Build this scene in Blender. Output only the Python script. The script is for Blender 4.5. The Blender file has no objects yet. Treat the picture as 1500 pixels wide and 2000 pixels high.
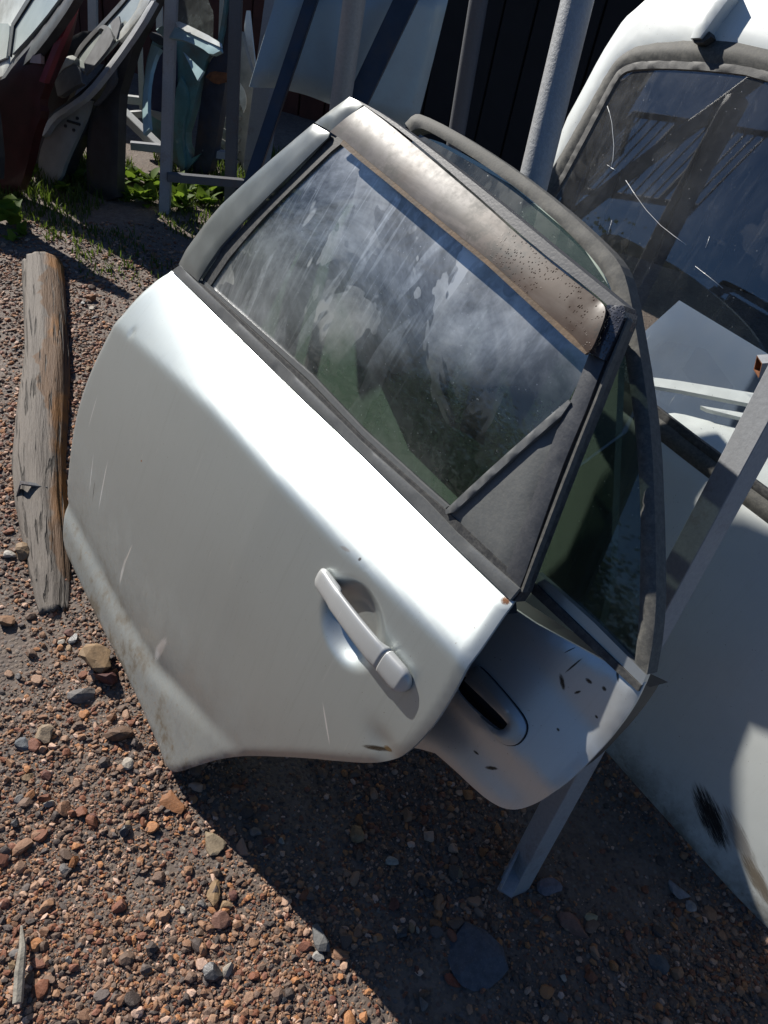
import bpy, bmesh, math, random
import numpy as np
from mathutils import Vector, Matrix, noise
from mathutils.geometry import delaunay_2d_cdt

random.seed(7); rng = np.random.default_rng(7)
S = bpy.context.scene
COL = S.collection
R = math.radians

# ------------------------------------------------------------------ camera
PITCH, ROLL, CAMH, FPX = 40.0, -12.0, 1.45, 1520.0      # focal length in units of a 1500 px wide frame
p_, r_ = R(PITCH), R(ROLL)
FWD = np.array([0, math.cos(p_), -math.sin(p_)])
RIGHT = np.array([1.0, 0, 0]); UP = np.cross(RIGHT, FWD)
IR = math.cos(r_) * RIGHT - math.sin(r_) * UP
IU = math.sin(r_) * RIGHT + math.cos(r_) * UP
CO = np.array([0, 0, CAMH])
cam = bpy.data.cameras.new('camera'); co = bpy.data.objects.new('camera', cam); COL.objects.link(co)
cam.sensor_fit = 'HORIZONTAL'; cam.sensor_width = 36.0; cam.lens = 36.0 * FPX / 1500.0
cam.clip_start = 0.02; cam.clip_end = 3000
M = Matrix(((IR[0], IU[0], -FWD[0], CO[0]), (IR[1], IU[1], -FWD[1], CO[1]), (IR[2], IU[2], -FWD[2], CO[2]), (0, 0, 0, 1)))
co.matrix_world = M
S.camera = co

# ------------------------------------------------------------------ light
SUN_EL = 33.0
SH = np.array([0.800, -0.600])                            # heading of the shadows on the ground
SH = SH / np.linalg.norm(SH)
world = bpy.data.worlds.new('World'); S.world = world; world.use_nodes = True
wn = world.node_tree; wn.nodes.clear()
sky = wn.nodes.new('ShaderNodeTexSky'); sky.sky_type = 'NISHITA'; sky.sun_disc = False
sky.sun_elevation = R(SUN_EL); sky.sun_rotation = math.atan2(-SH[0], -SH[1])
sky.air_density = 1.0; sky.dust_density = 0.25; sky.ozone_density = 9.0
bg = wn.nodes.new('ShaderNodeBackground'); bg.inputs['Strength'].default_value = 0.058
wo = wn.nodes.new('ShaderNodeOutputWorld')
wn.links.new(sky.outputs[0], bg.inputs[0]); wn.links.new(bg.outputs[0], wo.inputs[0])
sl = bpy.data.lights.new('sun', 'SUN'); sl.energy = 5.0; sl.angle = R(0.5); sl.color = (1.0, 0.95, 0.87)
so = bpy.data.objects.new('sun', sl); COL.objects.link(so)
Ldir = Vector((-SH[0] * math.cos(R(SUN_EL)), -SH[1] * math.cos(R(SUN_EL)), math.sin(R(SUN_EL))))
so.rotation_euler = Ldir.to_track_quat('Z', 'Y').to_euler(); so.location = (-4, 3, 6)
vs = S.view_settings
vs.view_transform = 'Standard'; vs.look = 'None'; vs.gamma = 1.0; vs.use_curve_mapping = False
vs.exposure = 0.58

# ------------------------------------------------------------------ pixel rays, frames
def ray(x, y):
    d = FWD + IR * ((x - 750) / FPX) - IU * ((y - 1000) / FPX)
    return d / np.linalg.norm(d)
def gp(x, y, z=0.0):
    d = ray(x, y); return CO + d * ((z - CO[2]) / d[2])
def rp(x, y, t):
    return CO + ray(x, y) * t
def proj(P):
    v = np.asarray(P, float) - CO; w = v @ FWD
    return 750 + FPX * (v @ IR) / w, 1000 - FPX * (v @ IU) / w, w
A0 = gp(335, 1510); B0 = gp(122, 1045)
U0 = (A0 - B0) / np.linalg.norm(A0 - B0)                 # along the row of leaning doors, towards the camera
SIDE = np.array([U0[1], -U0[0], 0.0]); SIDE = SIDE if SIDE[0] > 0 else -SIDE
class Frame:
    """a plane: origin O, axes U (along), V (up the panel), N (outward)."""
    def __init__(s, O, U, V):
        s.O = np.array(O, float); s.U = np.array(U, float) / np.linalg.norm(U)
        V = np.array(V, float); V = V - s.U * (V @ s.U); s.V = V / np.linalg.norm(V); s.N = np.cross(s.U, s.V)
    def uv(s, x, y, d=0.0):
        df = d if callable(d) else (lambda u, v: d)
        u = v = 0.0; dd = df(0.0, 0.4)
        r = ray(x, y)
        for k in range(12):
            O = s.O + s.N * dd
            t = ((O - CO) @ s.N) / (r @ s.N); P = CO + r * t - s.O
            u, v = float(P @ s.U), float(P @ s.V)
            dn = float(df(u, v)); dd = dd + (dn - dd) * 0.7
        return (u, v)
    def uvs(s, pts, d=0.0): return [s.uv(x, y, d) for x, y in pts]
    def w(s, u, v, d=0.0): return s.O + s.U * u + s.V * v + s.N * d
    def mat(s):
        m = Matrix.Identity(4)
        for i, a in enumerate((s.U, s.V, s.N, s.O)):
            for j in range(3): m[j][i] = a[j]
        return m
def lean_frame(off, deg, u0=0.0):
    O = A0 + SIDE * off + U0 * u0
    V = np.array([0, 0, math.cos(R(deg))]) + SIDE * math.sin(R(deg))
    return Frame(O, U0, V)

# ------------------------------------------------------------------ object helpers
def tag(o, label=None, cat=None, group=None, kind=None):
    if label: o['label'] = label
    if cat: o['category'] = cat
    if group: o['group'] = group
    if kind: o['kind'] = kind
    return o
def thing(name, label, cat, frame=None, loc=None, group=None):
    o = bpy.data.objects.new(name, None); COL.objects.link(o); o.empty_display_size = 0.1
    if frame is not None: o.matrix_world = frame.mat()
    elif loc is not None: o.location = tuple(loc)
    return tag(o, label, cat, group, 'thing')
def link(name, me, mat, parent=None):
    o = bpy.data.objects.new(name, me); COL.objects.link(o)
    if mat is not None: me.materials.append(mat)
    if parent is not None: o.parent = parent
    return o
def pydata(name, vs_, fs, mat, parent=None, smooth=False):
    me = bpy.data.meshes.new(name); me.from_pydata([tuple(v) for v in vs_], [], fs)
    me.validate(); 
    if smooth: me.polygons.foreach_set('use_smooth', [True] * len(me.polygons))
    me.update()
    return link(name, me, mat, parent)
def from_bm(name, bm, mat, parent=None, smooth=False):
    bmesh.ops.recalc_face_normals(bm, faces=bm.faces)
    me = bpy.data.meshes.new(name); bm.to_mesh(me); bm.free()
    if smooth: me.polygons.foreach_set('use_smooth', [True] * len(me.polygons))
    return link(name, me, mat, parent)
def chaikin(pts, n=2, corner=40, closed=True):
    pts = [np.array(p, float) for p in pts]
    for _ in range(n):
        out = []; m = len(pts)
        for i in range(m):
            a, b, c = pts[i - 1], pts[i], pts[(i + 1) % m]
            if not closed and i in (0, m - 1): out.append(b); continue
            d1, d2 = b - a, c - b
            l1, l2 = np.linalg.norm(d1), np.linalg.norm(d2)
            if l1 < 1e-9 or l2 < 1e-9: out.append(b); continue
            ang = math.degrees(math.acos(max(-1, min(1, float(d1 @ d2) / (l1 * l2)))))
            if ang > corner: out.append(b)
            elif ang < 1.0: out.append(b)
            else:
                out.append(b - d1 * 0.25); out.append(b + d2 * 0.25)
        pts = out
    return [tuple(p) for p in pts]
def resample(pts, step, closed=True):
    out = []; m = len(pts)
    for i in range(m if closed else m - 1):
        a = np.array(pts[i]); b = np.array(pts[(i + 1) % m]); L = np.linalg.norm(b - a)
        k = max(1, int(round(L / step)))
        for j in range(k): out.append(tuple(a + (b - a) * (j / k)))
    if not closed: out.append(tuple(pts[-1]))
    return out
def inside(poly, P):
    P = np.asarray(P); x, y = P[:, 0], P[:, 1]; poly = np.asarray(poly); ins = np.zeros(len(P), bool)
    x0, y0 = poly[-1]
    for x1, y1 in poly:
        c = ((y1 > y) != (y0 > y)); 
        with np.errstate(divide='ignore', invalid='ignore'):
            ins ^= c & (x < (x0 - x1) * (y - y1) / (y0 - y1 + 1e-15) + x1)
        x0, y0 = x1, y1
    return ins
def edge_dist(poly, P):
    P = np.asarray(P); poly = np.asarray(poly); D = np.full(len(P), 1e9)
    for i in range(len(poly)):
        a, b = poly[i - 1], poly[i]; ab = b - a; q = ab @ ab
        if q < 1e-14: continue
        t = np.clip(((P - a) @ ab) / q, 0, 1)
        D = np.minimum(D, np.linalg.norm(P - (a + t[:, None] * ab), axis=1))
    return D
def sheet(name, outline, mat, parent, d=0.0, thick=0.004, step=0.012, holes=(), roll=0.0, rollw=0.008, smooth=True, refine=None):
    """a closed panel with a shaped outline, a surface d(u,v) and thickness; local axes are the frame's."""
    ol = resample(outline, step); hs = [resample(h, step) for h in holes]
    P = np.array(ol); lo, hi = P.min(0), P.max(0)
    gx, gy = np.meshgrid(np.arange(lo[0] + step / 2, hi[0], step), np.arange(lo[1] + step / 2, hi[1], step))
    gx = gx + (np.arange(gx.shape[0]) % 2)[:, None] * step * 0.5
    G = np.stack([gx.ravel(), gy.ravel()], 1)
    if refine:
        (cx, cy), rr, st = refine; G = G[np.hypot(G[:, 0] - cx, G[:, 1] - cy) > rr]
        fx, fy = np.meshgrid(np.arange(cx - rr, cx + rr, st), np.arange(cy - rr, cy + rr, st)); fx = fx + (np.arange(fx.shape[0]) % 2)[:, None] * st * 0.5
        Q = np.stack([fx.ravel(), fy.ravel()], 1); G = np.concatenate([G, Q[np.hypot(Q[:, 0] - cx, Q[:, 1] - cy) < rr]])
    k = inside(ol, G) & (edge_dist(ol, G) > step * 0.45)
    for h in hs: k &= ~inside(h, G) & (edge_dist(h, G) > step * 0.45)
    G = G[k]
    verts = [Vector(p) for p in ol]; edges = [(i, (i + 1) % len(ol)) for i in range(len(ol))]
    for h in hs:
        b = len(verts); verts += [Vector(p) for p in h]; edges += [(b + i, b + (i + 1) % len(h)) for i in range(len(h))]
    verts += [Vector(p) for p in G]
    r = delaunay_2d_cdt(verts, edges, [], 1, 1e-7)
    V2 = np.array([tuple(v) for v in r[0]]); F = [tuple(f) for f in r[2]]
    if hs:
        C = np.array([V2[list(f)].mean(0) for f in F]); kk = np.ones(len(F), bool)
        for h in hs: kk &= ~inside(h, C)
        F = [f for f, q in zip(F, kk) if q]
    df = d if callable(d) else (lambda u, v: d)
    Z = np.array([df(u, v) for u, v in V2])
    if roll:
        D = edge_dist(ol, V2)
        for h in hs: D = np.minimum(D, edge_dist(h, V2))
        Z = Z - roll * np.exp(-(D / rollw) ** 2)
    n = len(V2)
    T = np.column_stack([V2, Z]); B = np.column_stack([V2, Z - thick])
    vs_ = list(map(tuple, T)) + list(map(tuple, B)); fs = []
    cnt = {}
    for f in F:
        a = V2[list(f)]; ar = 0
        for i in range(len(f)): ar += a[i - 1][0] * a[i][1] - a[i][0] * a[i - 1][1]
        if ar < 0: f = tuple(reversed(f))
        fs.append(f); fs.append(tuple(n + i for i in reversed(f)))
        for i in range(len(f)): cnt[(f[i - 1], f[i])] = 1
    nf = len(fs)
    for (a, b) in list(cnt):
        if (b, a) not in cnt:
            k0 = len(vs_); vs_ += [tuple(T[a]), tuple(T[b]), tuple(B[b]), tuple(B[a])]
            fs.append((k0 + 3, k0 + 2, k0 + 1, k0))
    me = bpy.data.meshes.new(name); me.from_pydata(vs_, [], fs)
    me.polygons.foreach_set('use_smooth', [smooth] * nf + [False] * (len(fs) - nf)); me.update()
    o = link(name, me, mat, parent)
    if 'glass' in name and mat.name in GLASSES:              # dust and mirror sheen once per pane: the far face is clean clear glass
        me.materials.append(MT['clear']); me.polygons.foreach_set('material_index', [0, 1] * (nf // 2) + [1] * (len(fs) - nf)); me.update()
    return o
def strip(name, line_a, line_b, mat, parent, d=0.0, **k):
    return sheet(name, list(line_a) + list(reversed(line_b)), mat, parent, d, **k)
def tube(bm, pts, rad, seg=10, cap=True):
    pts = [Vector(tuple(p)) for p in pts]; rings = []
    rads = rad if hasattr(rad, '__len__') else [rad] * len(pts)
    for i, p in enumerate(pts):
        t = (pts[min(i + 1, len(pts) - 1)] - pts[max(i - 1, 0)]).normalized()
        if i == 0: x = t.orthogonal().normalized()
        else: x = (x - t * x.dot(t)).normalized()
        y = t.cross(x)
        rings.append([bm.verts.new(p + (x * math.cos(a) + y * math.sin(a)) * rads[i]) for a in [2 * math.pi * j / seg for j in range(seg)]])
    for a, b in zip(rings, rings[1:]):
        for j in range(seg): bm.faces.new((a[j], a[(j + 1) % seg], b[(j + 1) % seg], b[j]))
    if cap:
        bm.faces.new(rings[0][::-1]); bm.faces.new(rings[-1])
    return rings
def box_between(bm, a, b, wx, wy, side, hollow=False):
    """a bar of section wx*wy from a to b; side = direction of wx."""
    a, b, s = Vector(tuple(a)), Vector(tuple(b)), Vector(tuple(side))
    t = (b - a).normalized(); s = (s - t * s.dot(t)).normalized(); u = t.cross(s)
    q = []
    for p in (a, b):
        q.append([bm.verts.new(p + s * (i * wx / 2) + u * (j * wy / 2)) for i, j in ((-1, -1), (1, -1), (1, 1), (-1, 1))])
    for i in range(4): bm.faces.new((q[0][i], q[0][(i + 1) % 4], q[1][(i + 1) % 4], q[1][i]))
    bm.faces.new(q[0][::-1]); bm.faces.new(q[1])
def bar(name, a, b, wx, wy, side, mat, parent=None, bevel=0.002):
    bm = bmesh.new(); box_between(bm, a, b, wx, wy, side)
    if bevel: bmesh.ops.bevel(bm, geom=list(bm.edges), offset=bevel, segments=2, affect='EDGES')
    return from_bm(name, bm, mat, parent)

# ------------------------------------------------------------------ materials
class NT:
    def __init__(s, name):
        s.m = bpy.data.materials.new(name); s.m.use_nodes = True; s.t = s.m.node_tree; s.t.nodes.clear()
        s.out = s.n('OutputMaterial'); s.tc = s.n('TexCoord')
    def n(s, typ, **kw):
        nd = s.t.nodes.new('ShaderNode' + typ)
        for k, v in kw.items(): setattr(nd, k, v)
        return nd
    def l(s, a, b): s.t.links.new(a, b)
    def val(s, sock, v):
        if isinstance(v, bpy.types.NodeSocket): s.l(v, sock)
        elif isinstance(v, (tuple, list)): sock.default_value = tuple(v) + ((1.0,) if len(v) == 3 and sock.type == 'RGBA' else ())
        else: sock.default_value = v
    def noise(s, scale, detail=4, rough=0.55, vec=None, sc=None, dist=0.0, off=(0, 0, 0), rot=(0, 0, 0)):
        nd = s.n('TexNoise'); nd.inputs['Scale'].default_value = scale; nd.inputs['Detail'].default_value = detail
        nd.inputs['Roughness'].default_value = rough; nd.inputs['Distortion'].default_value = dist
        v = vec or s.tc.outputs['Object']
        if sc or off != (0, 0, 0) or rot != (0, 0, 0):
            mp = s.n('Mapping'); mp.inputs['Scale'].default_value = sc or (1, 1, 1); mp.inputs['Location'].default_value = off
            mp.inputs['Rotation'].default_value = rot
            s.l(v, mp.inputs['Vector']); v = mp.outputs[0]
        s.l(v, nd.inputs['Vector']); return nd.outputs['Fac']
    def ramp(s, f, stops):
        nd = s.n('ValToRGB'); e = nd.color_ramp.elements
        while len(e) < len(stops): e.new(0.5)
        for i, (p, c) in enumerate(stops):
            e[i].position = p; c = (c, c, c) if not hasattr(c, '__len__') else c; e[i].color = tuple(c) + (1,)
        s.l(f, nd.inputs['Fac']); return nd.outputs['Color']
    def mix(s, f, a, b, mode='MIX'):
        nd = s.n('Mix', data_type='RGBA', blend_type=mode); s.val(nd.inputs[0], f); s.val(nd.inputs[6], a); s.val(nd.inputs[7], b)
        return nd.outputs[2]
    def math(s, op, a, b=0.0, c=0.0, clamp=False):
        nd = s.n('Math', operation=op); nd.use_clamp = clamp
        s.val(nd.inputs[0], a); s.val(nd.inputs[1], b); s.val(nd.inputs[2], c); return nd.outputs[0]
    def xyz(s, which='Object'):
        nd = s.n('SeparateXYZ'); s.l(s.tc.outputs[which], nd.inputs[0]); return nd.outputs
    def bump(s, h, strength=0.3, dist=0.002):
        nd = s.n('Bump'); nd.inputs['Strength'].default_value = strength; nd.inputs['Distance'].default_value = dist
        s.l(h, nd.inputs['Height']); return nd.outputs['Normal']
    def bsdf(s, color, rough=0.5, metal=0.0, normal=None, coat=0.0, coat_rough=0.1, spec=0.5, **kw):
        b = s.n('BsdfPrincipled'); s.val(b.inputs['Base Color'], color); s.val(b.inputs['Roughness'], rough); s.val(b.inputs['Metallic'], metal)
        s.val(b.inputs['Coat Weight'], coat); s.val(b.inputs['Coat Roughness'], coat_rough); s.val(b.inputs['Specular IOR Level'], spec)
        if normal is not None: s.l(normal, b.inputs['Normal'])
        for k, v in kw.items(): s.val(b.inputs[k], v)
        return b.outputs[0]
    def done(s, sh): s.l(sh, s.out.inputs['Surface']); return s.m

def simple(name, col, rough=0.5, metal=0.0, var=0.25, scale=30, bump=0.0, dirt=None, **kw):
    t = NT(name); n1 = t.noise(scale, 5); dark = tuple(c * (1 - var) for c in col); lite = tuple(min(1, c * (1 + var)) for c in col)
    c = t.ramp(n1, [(0.3, dark), (0.7, lite)])
    if dirt:
        n2 = t.noise(scale * 0.35, 6, 0.65, off=(3, 1, 2)); c = t.mix(t.ramp(n2, [(0.48, 0), (0.68, 1)]), c, dirt)
    nb = t.bump(t.noise(scale * 4, 3), bump, 0.003) if bump else None
    return t.done(t.bsdf(c, t.math('ADD', t.math('MULTIPLY', n1, 0.2), rough - 0.1), metal, nb, **kw))

def silver_paint(name, base=(0.50, 0.52, 0.52), mud=0.75, vmud=0.36, metal=0.80, rough=0.36, seed=0.0, scrapes=()):
    t = NT(name); x, y, z = t.xyz()[0:3]
    fl = t.noise(900, 1, 0.5)                                            # metallic flake
    cl = t.noise(7, 5, 0.6, off=(seed, 2, 0))
    col = t.mix(t.math('MULTIPLY', fl, 0.30), base, tuple(c * 0.75 for c in base))
    col = t.mix(t.ramp(cl, [(0.35, 0.0), (0.75, 0.16)]), col, (0.34, 0.34, 0.31))
    # dried mud thrown up on the lower part, thinning upwards in ragged patches
    lo = t.math('SUBTRACT', 1.0, t.math('DIVIDE', y, vmud), clamp=True)
    n1 = t.noise(16, 7, 0.7, off=(seed + 1, 0, 0), sc=(1, 0.7, 1)); n2 = t.noise(90, 5, 0.7, off=(seed, 5, 0))
    m = t.math('MULTIPLY', t.math('ADD', t.math('MULTIPLY', lo, 1.15), t.math('MULTIPLY', t.math('SUBTRACT', n1, 0.5), 0.9)), t.math('ADD', 0.35, n2), clamp=True)
    m = t.math('MULTIPLY', m, t.ramp(n1, [(0.40, 0.22), (0.60, 1.0)]))
    m = t.math('MULTIPLY', t.math('MULTIPLY', m, t.math('POWER', lo, 0.6)), t.math('MULTIPLY', mud, 1.5), clamp=True)
    col = t.mix(m, col, (0.128, 0.108, 0.080))
    spl = t.noise(75, 4, 0.75, off=(seed + 3, 1, 0)); splm = t.math('MULTIPLY', t.ramp(spl, [(0.60, 0), (0.66, 1)]), t.math('MULTIPLY', t.math('POWER', lo, 1.2), t.math('MULTIPLY', mud, 1.1)), clamp=True)
    col = t.mix(splm, col, (0.215, 0.165, 0.115)); m = t.math('MAXIMUM', m, splm)
    run = t.noise(55, 3, 0.6, sc=(3.2, 0.10, 1), off=(seed, 4, 0)); runm = t.math('MULTIPLY', t.ramp(run, [(0.55, 0), (0.72, 1)]), t.math('MULTIPLY', mud, 0.10))
    col = t.mix(runm, col, (0.20, 0.19, 0.165))
    # scuffs: pale fine scratches running up and down the panel, rubbed through in places
    sc = t.noise(38, 2, 0.5, sc=(5.0, 0.22, 1), rot=(0, 0, 0.22), off=(seed, 0, 0))
    scm = t.math('MULTIPLY', t.ramp(sc, [(0.70, 0), (0.735, 1)]), t.ramp(t.noise(4, 3, off=(9, seed, 0)), [(0.5, 0), (0.62, 0.55)]))
    col = t.mix(scm, col, (0.62, 0.62, 0.60))
    sp = t.noise(260, 2, 0.5, off=(seed, 3, 3)); spm = t.ramp(sp, [(0.735, 0), (0.76, 0.7)])
    col = t.mix(spm, col, (0.13, 0.10, 0.07))
    for (cu, cv, ru, rv, rot, sc_) in scrapes:                                # torn black scrapes with ragged streaky edges
        mp = t.n('Mapping', vector_type='TEXTURE'); mp.inputs['Location'].default_value = (cu, cv, 0); mp.inputs['Rotation'].default_value = (0, 0, rot); mp.inputs['Scale'].default_value = (ru, rv, 1)
        t.l(t.tc.outputs['Object'], mp.inputs['Vector']); sx = t.n('SeparateXYZ'); t.l(mp.outputs[0], sx.inputs[0])
        rr = t.math('ADD', t.math('MULTIPLY', sx.outputs[0], sx.outputs[0]), t.math('MULTIPLY', sx.outputs[1], sx.outputs[1]))
        ns = t.noise(3.0, 9, 0.78, vec=mp.outputs[0], sc=(0.6, 3.4, 1), dist=0.6); 
        sm = t.ramp(t.math('ADD', rr, t.math('MULTIPLY', t.math('SUBTRACT', ns, 0.5), 4.2)), [(0.25, 1), (1.05, 0)])
        sm = t.math('MULTIPLY', sm, t.ramp(rr, [(0.0, 1), (0.6, 1), (1.0, 0)]))
        col = t.mix(sm, col, sc_)
    mt = t.math('MULTIPLY', t.math('SUBTRACT', 1.0, t.math('MAXIMUM', m, spm)), metal)
    ro = t.math('ADD', t.math('ADD', rough, t.math('MULTIPLY', cl, 0.10)), t.math('MULTIPLY', m, 0.35))
    nb = t.bump(t.math('ADD', t.noise(3.5, 2, 0.4), t.math('MULTIPLY', t.noise(11, 3, 0.5), 0.16)), 0.16, 0.01)
    return t.done(t.bsdf(col, ro, mt, nb, coat=t.math('MULTIPLY', t.math('SUBTRACT', 1.0, m), 0.35), coat_rough=0.16))

def dusty_glass(name, tint=(0.16, 0.20, 0.19), dust=(0.36, 0.36, 0.35), amount=0.55, rough=0.03, seed=0.0, lo=0.38, hi=0.72, streak=0.6, drough=0.42, sheen=0.14, trans=0.25, topglare=0.45, refl=0.06):
    t = NT(name)
    a = t.noise(6.5, 8, 0.66, off=(seed, 0, 0), dist=0.5); b = t.noise(22, 7, 0.7, off=(seed + 4, 0, 0))
    st = t.noise(30, 5, 0.6, sc=(3.0, 0.35, 1), rot=(0, 0, -0.75), off=(seed, 2, 0))
    pt = t.noise(3.2, 4, 0.75, off=(seed + 2, 1, 0), dist=0.7)
    pt2 = t.noise(2.6, 6, 0.72, off=(seed + 7, 3, 0), dist=0.9)
    ox, oy, oz = t.xyz()[0:3]
    fl = t.math('MULTIPLY', t.ramp(pt2, [(0.40, 0.0), (0.62, 1.0)]), t.math('ADD', 0.35, t.math('MULTIPLY', b, 0.9)))
    sm1 = t.math('MULTIPLY', t.ramp(pt, [(0.535, 0), (0.548, 1)]), t.ramp(a, [(0.42, 0.25), (0.60, 1)]))
    p3 = t.noise(5.5, 3, 0.6, sc=(1.6, 0.6, 1), rot=(0, 0, -0.9), off=(seed + 11, 3, 0), dist=0.5)
    sm2 = t.math('MULTIPLY', t.ramp(p3, [(0.60, 0), (0.615, 1)]), t.ramp(b, [(0.35, 0.2), (0.6, 0.8)]))
    f = t.math('ADD', t.math('MULTIPLY', fl, 0.33), t.math('ADD', t.math('MULTIPLY', sm1, 0.22), t.math('MULTIPLY', sm2, 0.22)))
    f = t.math('ADD', f, t.math('ADD', 0.07, t.math('MULTIPLY', t.ramp(st, [(0.55, 0), (0.75, 1)]), 0.16 * streak)))
    dr = t.noise(34, 3, 0.55, sc=(2.6, 0.12, 1), off=(seed, 6, 0)); drm = t.math('MULTIPLY', t.ramp(dr, [(0.60, 0), (0.66, 1)]), t.ramp(t.noise(3.5, 3, off=(seed, 8, 1)), [(0.46, 0), (0.60, 0.15)]))
    f = t.math('ADD', f, t.math('MULTIPLY', drm, streak)); f = t.math('ADD', f, t.math('MULTIPLY', t.ramp(oy, [(0.80, 1), (0.875, 0)]), t.math('MULTIPLY', b, 0.30 * streak)))
    f = t.math('MULTIPLY', f, t.math('ADD', 0.40, t.math('MULTIPLY', t.ramp(t.math('SUBTRACT', oy, t.math('MULTIPLY', ox, 0.45)), [(0.92, 0), (1.32, 1)]), topglare)))  # dust haze thickened towards the top front to imitate sun glare
    dm = t.math('MULTIPLY', f, amount, clamp=True)
    spk = t.ramp(t.noise(210, 2, 0.5, off=(seed, 0, 4)), [(0.72, 0), (0.75, 1)])
    dm = t.math('ADD', dm, t.math('MULTIPLY', spk, 0.35), clamp=True)
    tr = t.n('BsdfTransparent'); t.val(tr.inputs[0], tint)
    gl = t.n('BsdfGlossy'); gl.inputs['Roughness'].default_value = rough
    lw = t.n('LayerWeight'); lw.inputs['Blend'].default_value = 0.5
    fr = t.math('ADD', refl, t.math('MULTIPLY', t.math('POWER', lw.outputs['Facing'], 4.5), 0.80), clamp=True)   # same from both sides of the pane
    m1 = t.n('MixShader'); t.l(fr, m1.inputs[0]); t.l(tr.outputs[0], m1.inputs[1]); t.l(gl.outputs[0], m1.inputs[2])
    du = t.bsdf(t.mix(sm1, t.mix(b, tuple(c * 0.7 for c in dust), dust), tuple(c * k for c, k in zip(dust, (1.05, 0.98, 0.86)))), drough, 0.0, None, spec=0.6)
    tl = t.n('BsdfTranslucent'); t.val(tl.inputs[0], tuple(min(1, c * 1.5) for c in dust)); tm = t.n('MixShader'); tm.inputs[0].default_value = trans; t.l(du, tm.inputs[1]); t.l(tl.outputs[0], tm.inputs[2]); du = tm.outputs[0]
    dg = t.n('BsdfGlossy'); dg.inputs['Roughness'].default_value = 0.30; dg.inputs[0].default_value = (0.9, 0.92, 0.95, 1)
    dmx = t.n('MixShader'); dmx.inputs[0].default_value = sheen; t.l(du, dmx.inputs[1]); t.l(dg.outputs[0], dmx.inputs[2]); du = dmx.outputs[0]
    m2 = t.n('MixShader'); t.l(dm, m2.inputs[0]); t.l(m1.outputs[0], m2.inputs[1]); t.l(du, m2.inputs[2])
    return t.done(m2.outputs[0])

def rubber(name, col=(0.022, 0.023, 0.025), dust=(0.16, 0.155, 0.14), amt=0.5, rough=0.5):
    t = NT(name); n = t.noise(130, 8, 0.78); n2 = t.noise(300, 3)
    c = t.mix(t.math('MULTIPLY', t.ramp(n, [(0.42, 0), (0.7, 1)]), amt), col, dust)
    return t.done(t.bsdf(c, t.math('ADD', rough, t.math('MULTIPLY', n, 0.25)), 0, t.bump(n2, 0.25, 0.001)))

def galv(name, base=(0.33, 0.34, 0.35), rust=0.25, rough=0.5, metal=0.4, grain=0.5):
    t = NT(name); n = t.noise(18, 6, 0.7); n2 = t.noise(160, 4, 0.7); n3 = t.noise(7, 6, 0.75, off=(4, 4, 1))
    c = t.mix(n2, tuple(x * 0.72 for x in base), tuple(x * 1.2 for x in base))
    rm = t.math('MULTIPLY', t.ramp(n3, [(0.56, 0), (0.70, 1)]), rust)
    c = t.mix(rm, c, (0.12, 0.055, 0.025))
    return t.done(t.bsdf(c, t.math('ADD', rough, t.math('MULTIPLY', n, 0.2)), t.math('MULTIPLY', t.math('SUBTRACT', 1.0, rm), metal), t.bump(n2, grain, 0.0025)))

MT = {}
GLASSES = ('dusty_door_glass', 'rear_door_glass', 'tailgate_glass', 'far_door_glass')
_t = NT('clear_glass_face'); _b = _t.n('BsdfTransparent'); MT['clear'] = _t.done(_b.outputs[0])
MT['silver'] = silver_paint('silver_paint', (0.47, 0.51, 0.505), metal=0.76, mud=0.85, vmud=0.40,
    scrapes=((-0.60, 0.30, 0.055, 0.0022, 1.75, (0.75, 0.76, 0.76)), (-0.53, 0.315, 0.075, 0.0030, 1.62, (0.80, 0.81, 0.80)), (-0.57, 0.27, 0.03, 0.0018, 1.70, (0.05, 0.05, 0.05)),
             (-0.35, 0.27, 0.045, 0.0030, 1.35, (0.72, 0.70, 0.66)), (-0.36, 0.22, 0.05, 0.006, 1.45, (0.70, 0.70, 0.68)), (-0.66, 0.42, 0.05, 0.0022, 1.5, (0.70, 0.71, 0.71)), (-0.15, 0.20, 0.06, 0.012, 1.2, (0.70, 0.70, 0.69)),
             (0.300, 0.505, 0.035, 0.0022, -0.75, (0.80, 0.80, 0.79)), (0.390, 0.560, 0.030, 0.0040, 0.75, (0.06, 0.045, 0.03)), (0.404, 0.575, 0.010, 0.004, 0.5, (0.22, 0.15, 0.07)), (0.402, 0.834, 0.007, 0.005, 0.0, (0.12, 0.05, 0.018)),
             (-0.395, 0.475, 0.004, 0.0025, 0.4, (0.35, 0.15, 0.05)), (0.185, 0.735, 0.012, 0.003, 0.3, (0.35, 0.33, 0.30)), (0.215, 0.742, 0.003, 0.003, 0.0, (0.1, 0.09, 0.08))))
MT['silver_b'] = silver_paint('silver_paint_worn', (0.46, 0.48, 0.49), mud=0.6, vmud=0.55, seed=5.0)
MT['handle'] = silver_paint('handle_paint', (0.47, 0.48, 0.475), metal=0.35, mud=0.0, seed=8.0, rough=0.38)
MT['white'] = silver_paint('white_paint', (0.66, 0.69, 0.67), mud=0.5, vmud=0.16, metal=0.0, rough=0.34, seed=2.0)
MT['glass'] = dusty_glass('dusty_door_glass', tint=(0.12, 0.175, 0.14), dust=(0.36, 0.39, 0.40), amount=1.05, drough=0.30, sheen=0.34, topglare=1.7)
MT['glass_b'] = dusty_glass('rear_door_glass', tint=(0.085, 0.11, 0.095), dust=(0.30, 0.34, 0.30), amount=0.34, seed=3.0)
MT['glass_t'] = dusty_glass('tailgate_glass', tint=(0.94, 0.96, 0.97), refl=0.12, dust=(0.34, 0.36, 0.38), amount=0.30, seed=6.0, rough=0.02, streak=1.0)
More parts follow.
